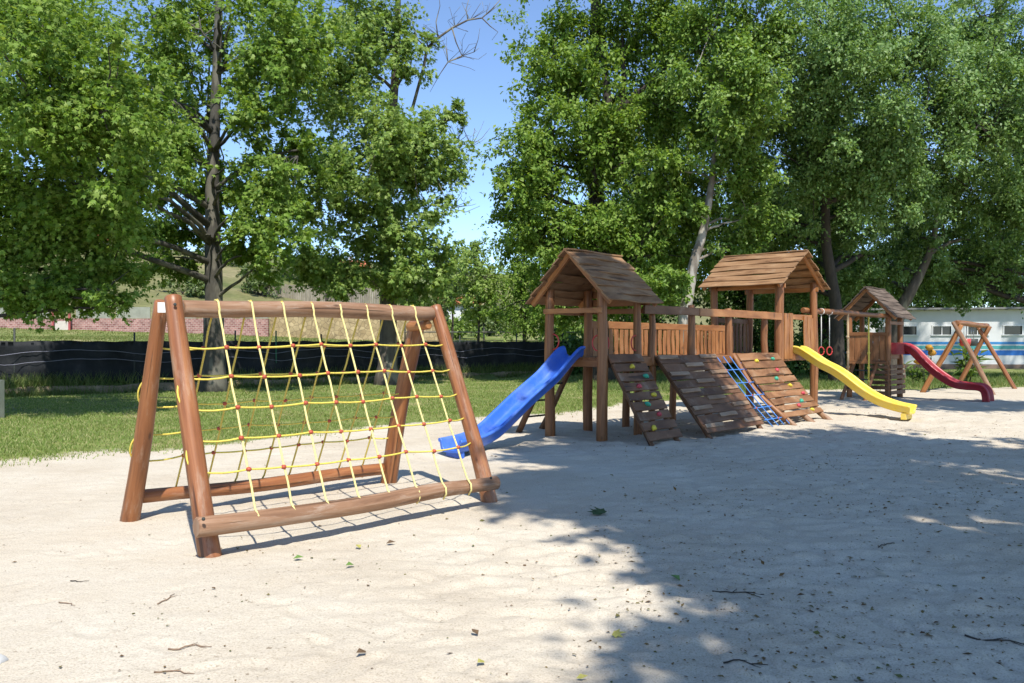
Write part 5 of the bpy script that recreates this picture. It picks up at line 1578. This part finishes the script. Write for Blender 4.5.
LIT = mat_leaf('fallen_leaf_scrap', [(.10, .055, .025), (.20, .13, .055), (.12, .13, .04)], .15, .7, .2)
n = 52000
ang = rng.uniform(-.64, .64, n); r_ = 2.6 * (22 / 2.6) ** rng.random(n); x_, y_ = r_ * np.sin(ang), r_ * np.cos(ang)
dens = np.clip(.10 + (x_ - .3) * .16, .035, .8) * np.clip(vnoise(x_ / 1.2, y_ / 1.2, 77) * 1.6 + .75, .15, 1.2); k_ = (rng.random(n) < dens) & (sand_edge(x_, y_) > 0); x_, y_ = x_[k_], y_[k_]
z_ = np.array([gz(a, c) for a, c in zip(x_, y_)]) + .006
nl = len(x_)
me = leaf_mesh('leaf_litter', np.stack([x_, y_, z_], -1), unit(np.stack([rng.normal(size=nl), rng.normal(size=nl), rng.normal(size=nl) * .2], -1)),
               unit(np.stack([rng.normal(size=nl) * .35, rng.normal(size=nl) * .35, np.ones(nl)], -1)), np.minimum(.06, .006 + rng.gamma(1.6, .0085, nl)), LEAF_RHOMB, LIT)
ll = link('leaf_litter', me); tag(ll, 'scraps of dry leaf and bark scattered over the sand', None, None, 'stuff')

LF_Y = mat_plain('yellowed_leaf', (.36, .33, .09), .7, .2, .3, 30); LF_G = mat_plain('green_fallen_leaf', (.13, .22, .05), .5, .3, .2, 30); LF_B = mat_plain('brown_dead_leaf', (.12, .075, .04), .7, .3, .3, 30)
LF_D = mat_plain('dark_green_fallen_leaf', (.04, .07, .02), .5, .3, .2, 30)
for i, (px, py, sz, mt, lab) in enumerate([
        (612, 631, .085, LF_Y, 'curled yellow leaf on the sand at the edge of the shade'),
        (600, 514, .17, LF_D, 'dark green leaf cluster lying in the shade near the sunlit patch'),
        (354, 565, .09, LF_G, 'small green leaf on the sunny sand right of the front log'),
        (293, 559, .08, LF_G, 'greenish leaf on the sand just under the front log'),
        (360, 547, .08, LF_Y, 'olive leaf on the sand beyond the small green leaf'),
        (366, 654, .08, LF_B, 'brown dead leaf on the sand near the bottom edge'),
        (576, 677, .06, LF_Y, 'pale yellow leaf lying at the bottom edge of the sand'),
        (680, 577, .10, LF_G, 'green leaf in the shade on the sand'),
        (880, 571, .14, LF_D, 'long dark leaf lying in the shade at the right'),
        (386, 542, .08, LF_B, 'brown curled leaf right of the front log'),
        (478, 633, .07, LF_B, 'small brown leaf on the sunny sand near the shade edge'),
        (484, 660, .07, LF_Y, 'small yellow leaf near the bottom edge left of the shade')]):
    d = 1.6 * F / (py - HY); x = (px - CX) / F * d; z = gz(x, d)
    me = leaf_mesh('fallen_leaf', np.array([(0, 0, .012), (.04 * (sz > .13), .03, .02)][:1 + int(sz > .15)]), np.array([(math.cos(i * 2.1), math.sin(i * 2.1), .25)] * (1 + int(sz > .15))),
                   np.array([(.2, -.3, 1)] * (1 + int(sz > .15))), np.array([sz] * (1 + int(sz > .15))), LEAF_STAR if i in (0, 1) else LEAF_RHOMB, mt)
    o = link('fallen_leaf', me); o.location = (x, d, z); tag(o, lab, 'leaf', 'fallen leaves on the sand')
TWG = mat_plain('dry_twig', (.22, .15, .10), .85, .2, .25, 25)
for i, (px, py, ln, an, mt, lab) in enumerate([
        (175, 673, .19, .15, 0, 'pale dry twig lying near the bottom left corner'),
        (190, 649, .22, .05, 0, 'long thin twig on the sunny sand above the bottom left twig'),
        (166, 600, .20, 1.5, 0, 'thin upright looking twig on the sand left of the frame shadow'),
        (68, 604, .14, -.3, 0, 'short curved twig on the sand at the left'),
        (738, 588, .34, .1, 1, 'dark forked twig lying in the shade'),
        (885, 545, .22, .7, 1, 'dark stick in the shade at the right of the sand'),
        (1000, 636, .34, -.5, 1, 'dark twig in the shade near the right edge'),
        (745, 662, .22, -.4, 1, 'thin twig at the bottom of the shaded sand'),
        (80, 580, .12, .2, 1, 'dark bark chip on the sunny sand at the left')]):
    d = 1.6 * F / (py - HY); x = (px - CX) / F * d
    rr = random.Random(i * 3 + 1)
    pts = []; dx = 0
    for k in range(9):
        t = k / 8 - .5
        if k in (3, 6): dx += rr.uniform(-.02, .02)
        xx, yy = x + math.cos(an) * ln * t + rr.uniform(-.003, .003) - math.sin(an) * dx, d + math.sin(an) * ln * t + dx * math.cos(an) * (1 + t) + rr.uniform(-.003, .003)
        pts.append(Vector((xx, yy, gz(xx, yy) + .006)))
    r0 = .0026 + .007 * ln
    mb = MB(); mb.tube(pts, [r0 * (1.15 - .7 * k / 8) for k in range(9)], 6, True, 0, .3, i)
    if ln > .17:
        for kk, sg in ((3, 1), (5, -1)):
            e = an + sg * rr.uniform(.4, .8); l2 = ln * rr.uniform(.18, .36)
            q0 = pts[kk]; q1 = q0 + Vector((math.cos(e), math.sin(e), 0)) * l2 * .5; q2 = q0 + Vector((math.cos(e + .2), math.sin(e + .2), 0)) * l2
            q1.z = gz(q1.x, q1.y) + .006; q2.z = gz(q2.x, q2.y) + .006
            mb.tube([q0, q1, q2], [r0 * .6, r0 * .5, r0 * .25], 5)
    o = mb.build('twig', TWG if not mt else B_DARK); tag(o, lab, 'twig', 'twigs on the sand')
ROCK = mat_plain('pale_grey_stone', (.55, .54, .52), .85, .2, .15, 6, bump=.4)
mb = MB(); d = 4.12; x = -2.62; mb.ball((x - .02, d, gz(x, d) + .0), .11, .09, .04, 14, 9, 0, .3, 4); o = mb.build('stone', ROCK); tag(o, 'pale grey stone cut by the left edge near the bottom of the photo', 'stone')
sg = W(1, 414, 14.6)
mb = MB(); d = 17.2; x = W(-3, 400, d).x; mb.box((x, d, .25), (.10, 0, 0), (0, .09, 0), (0, 0, .58)); o = mb.build('bollard', CONC); tag(o, 'grey concrete bollard on the lawn at the extreme left edge', 'bollard')
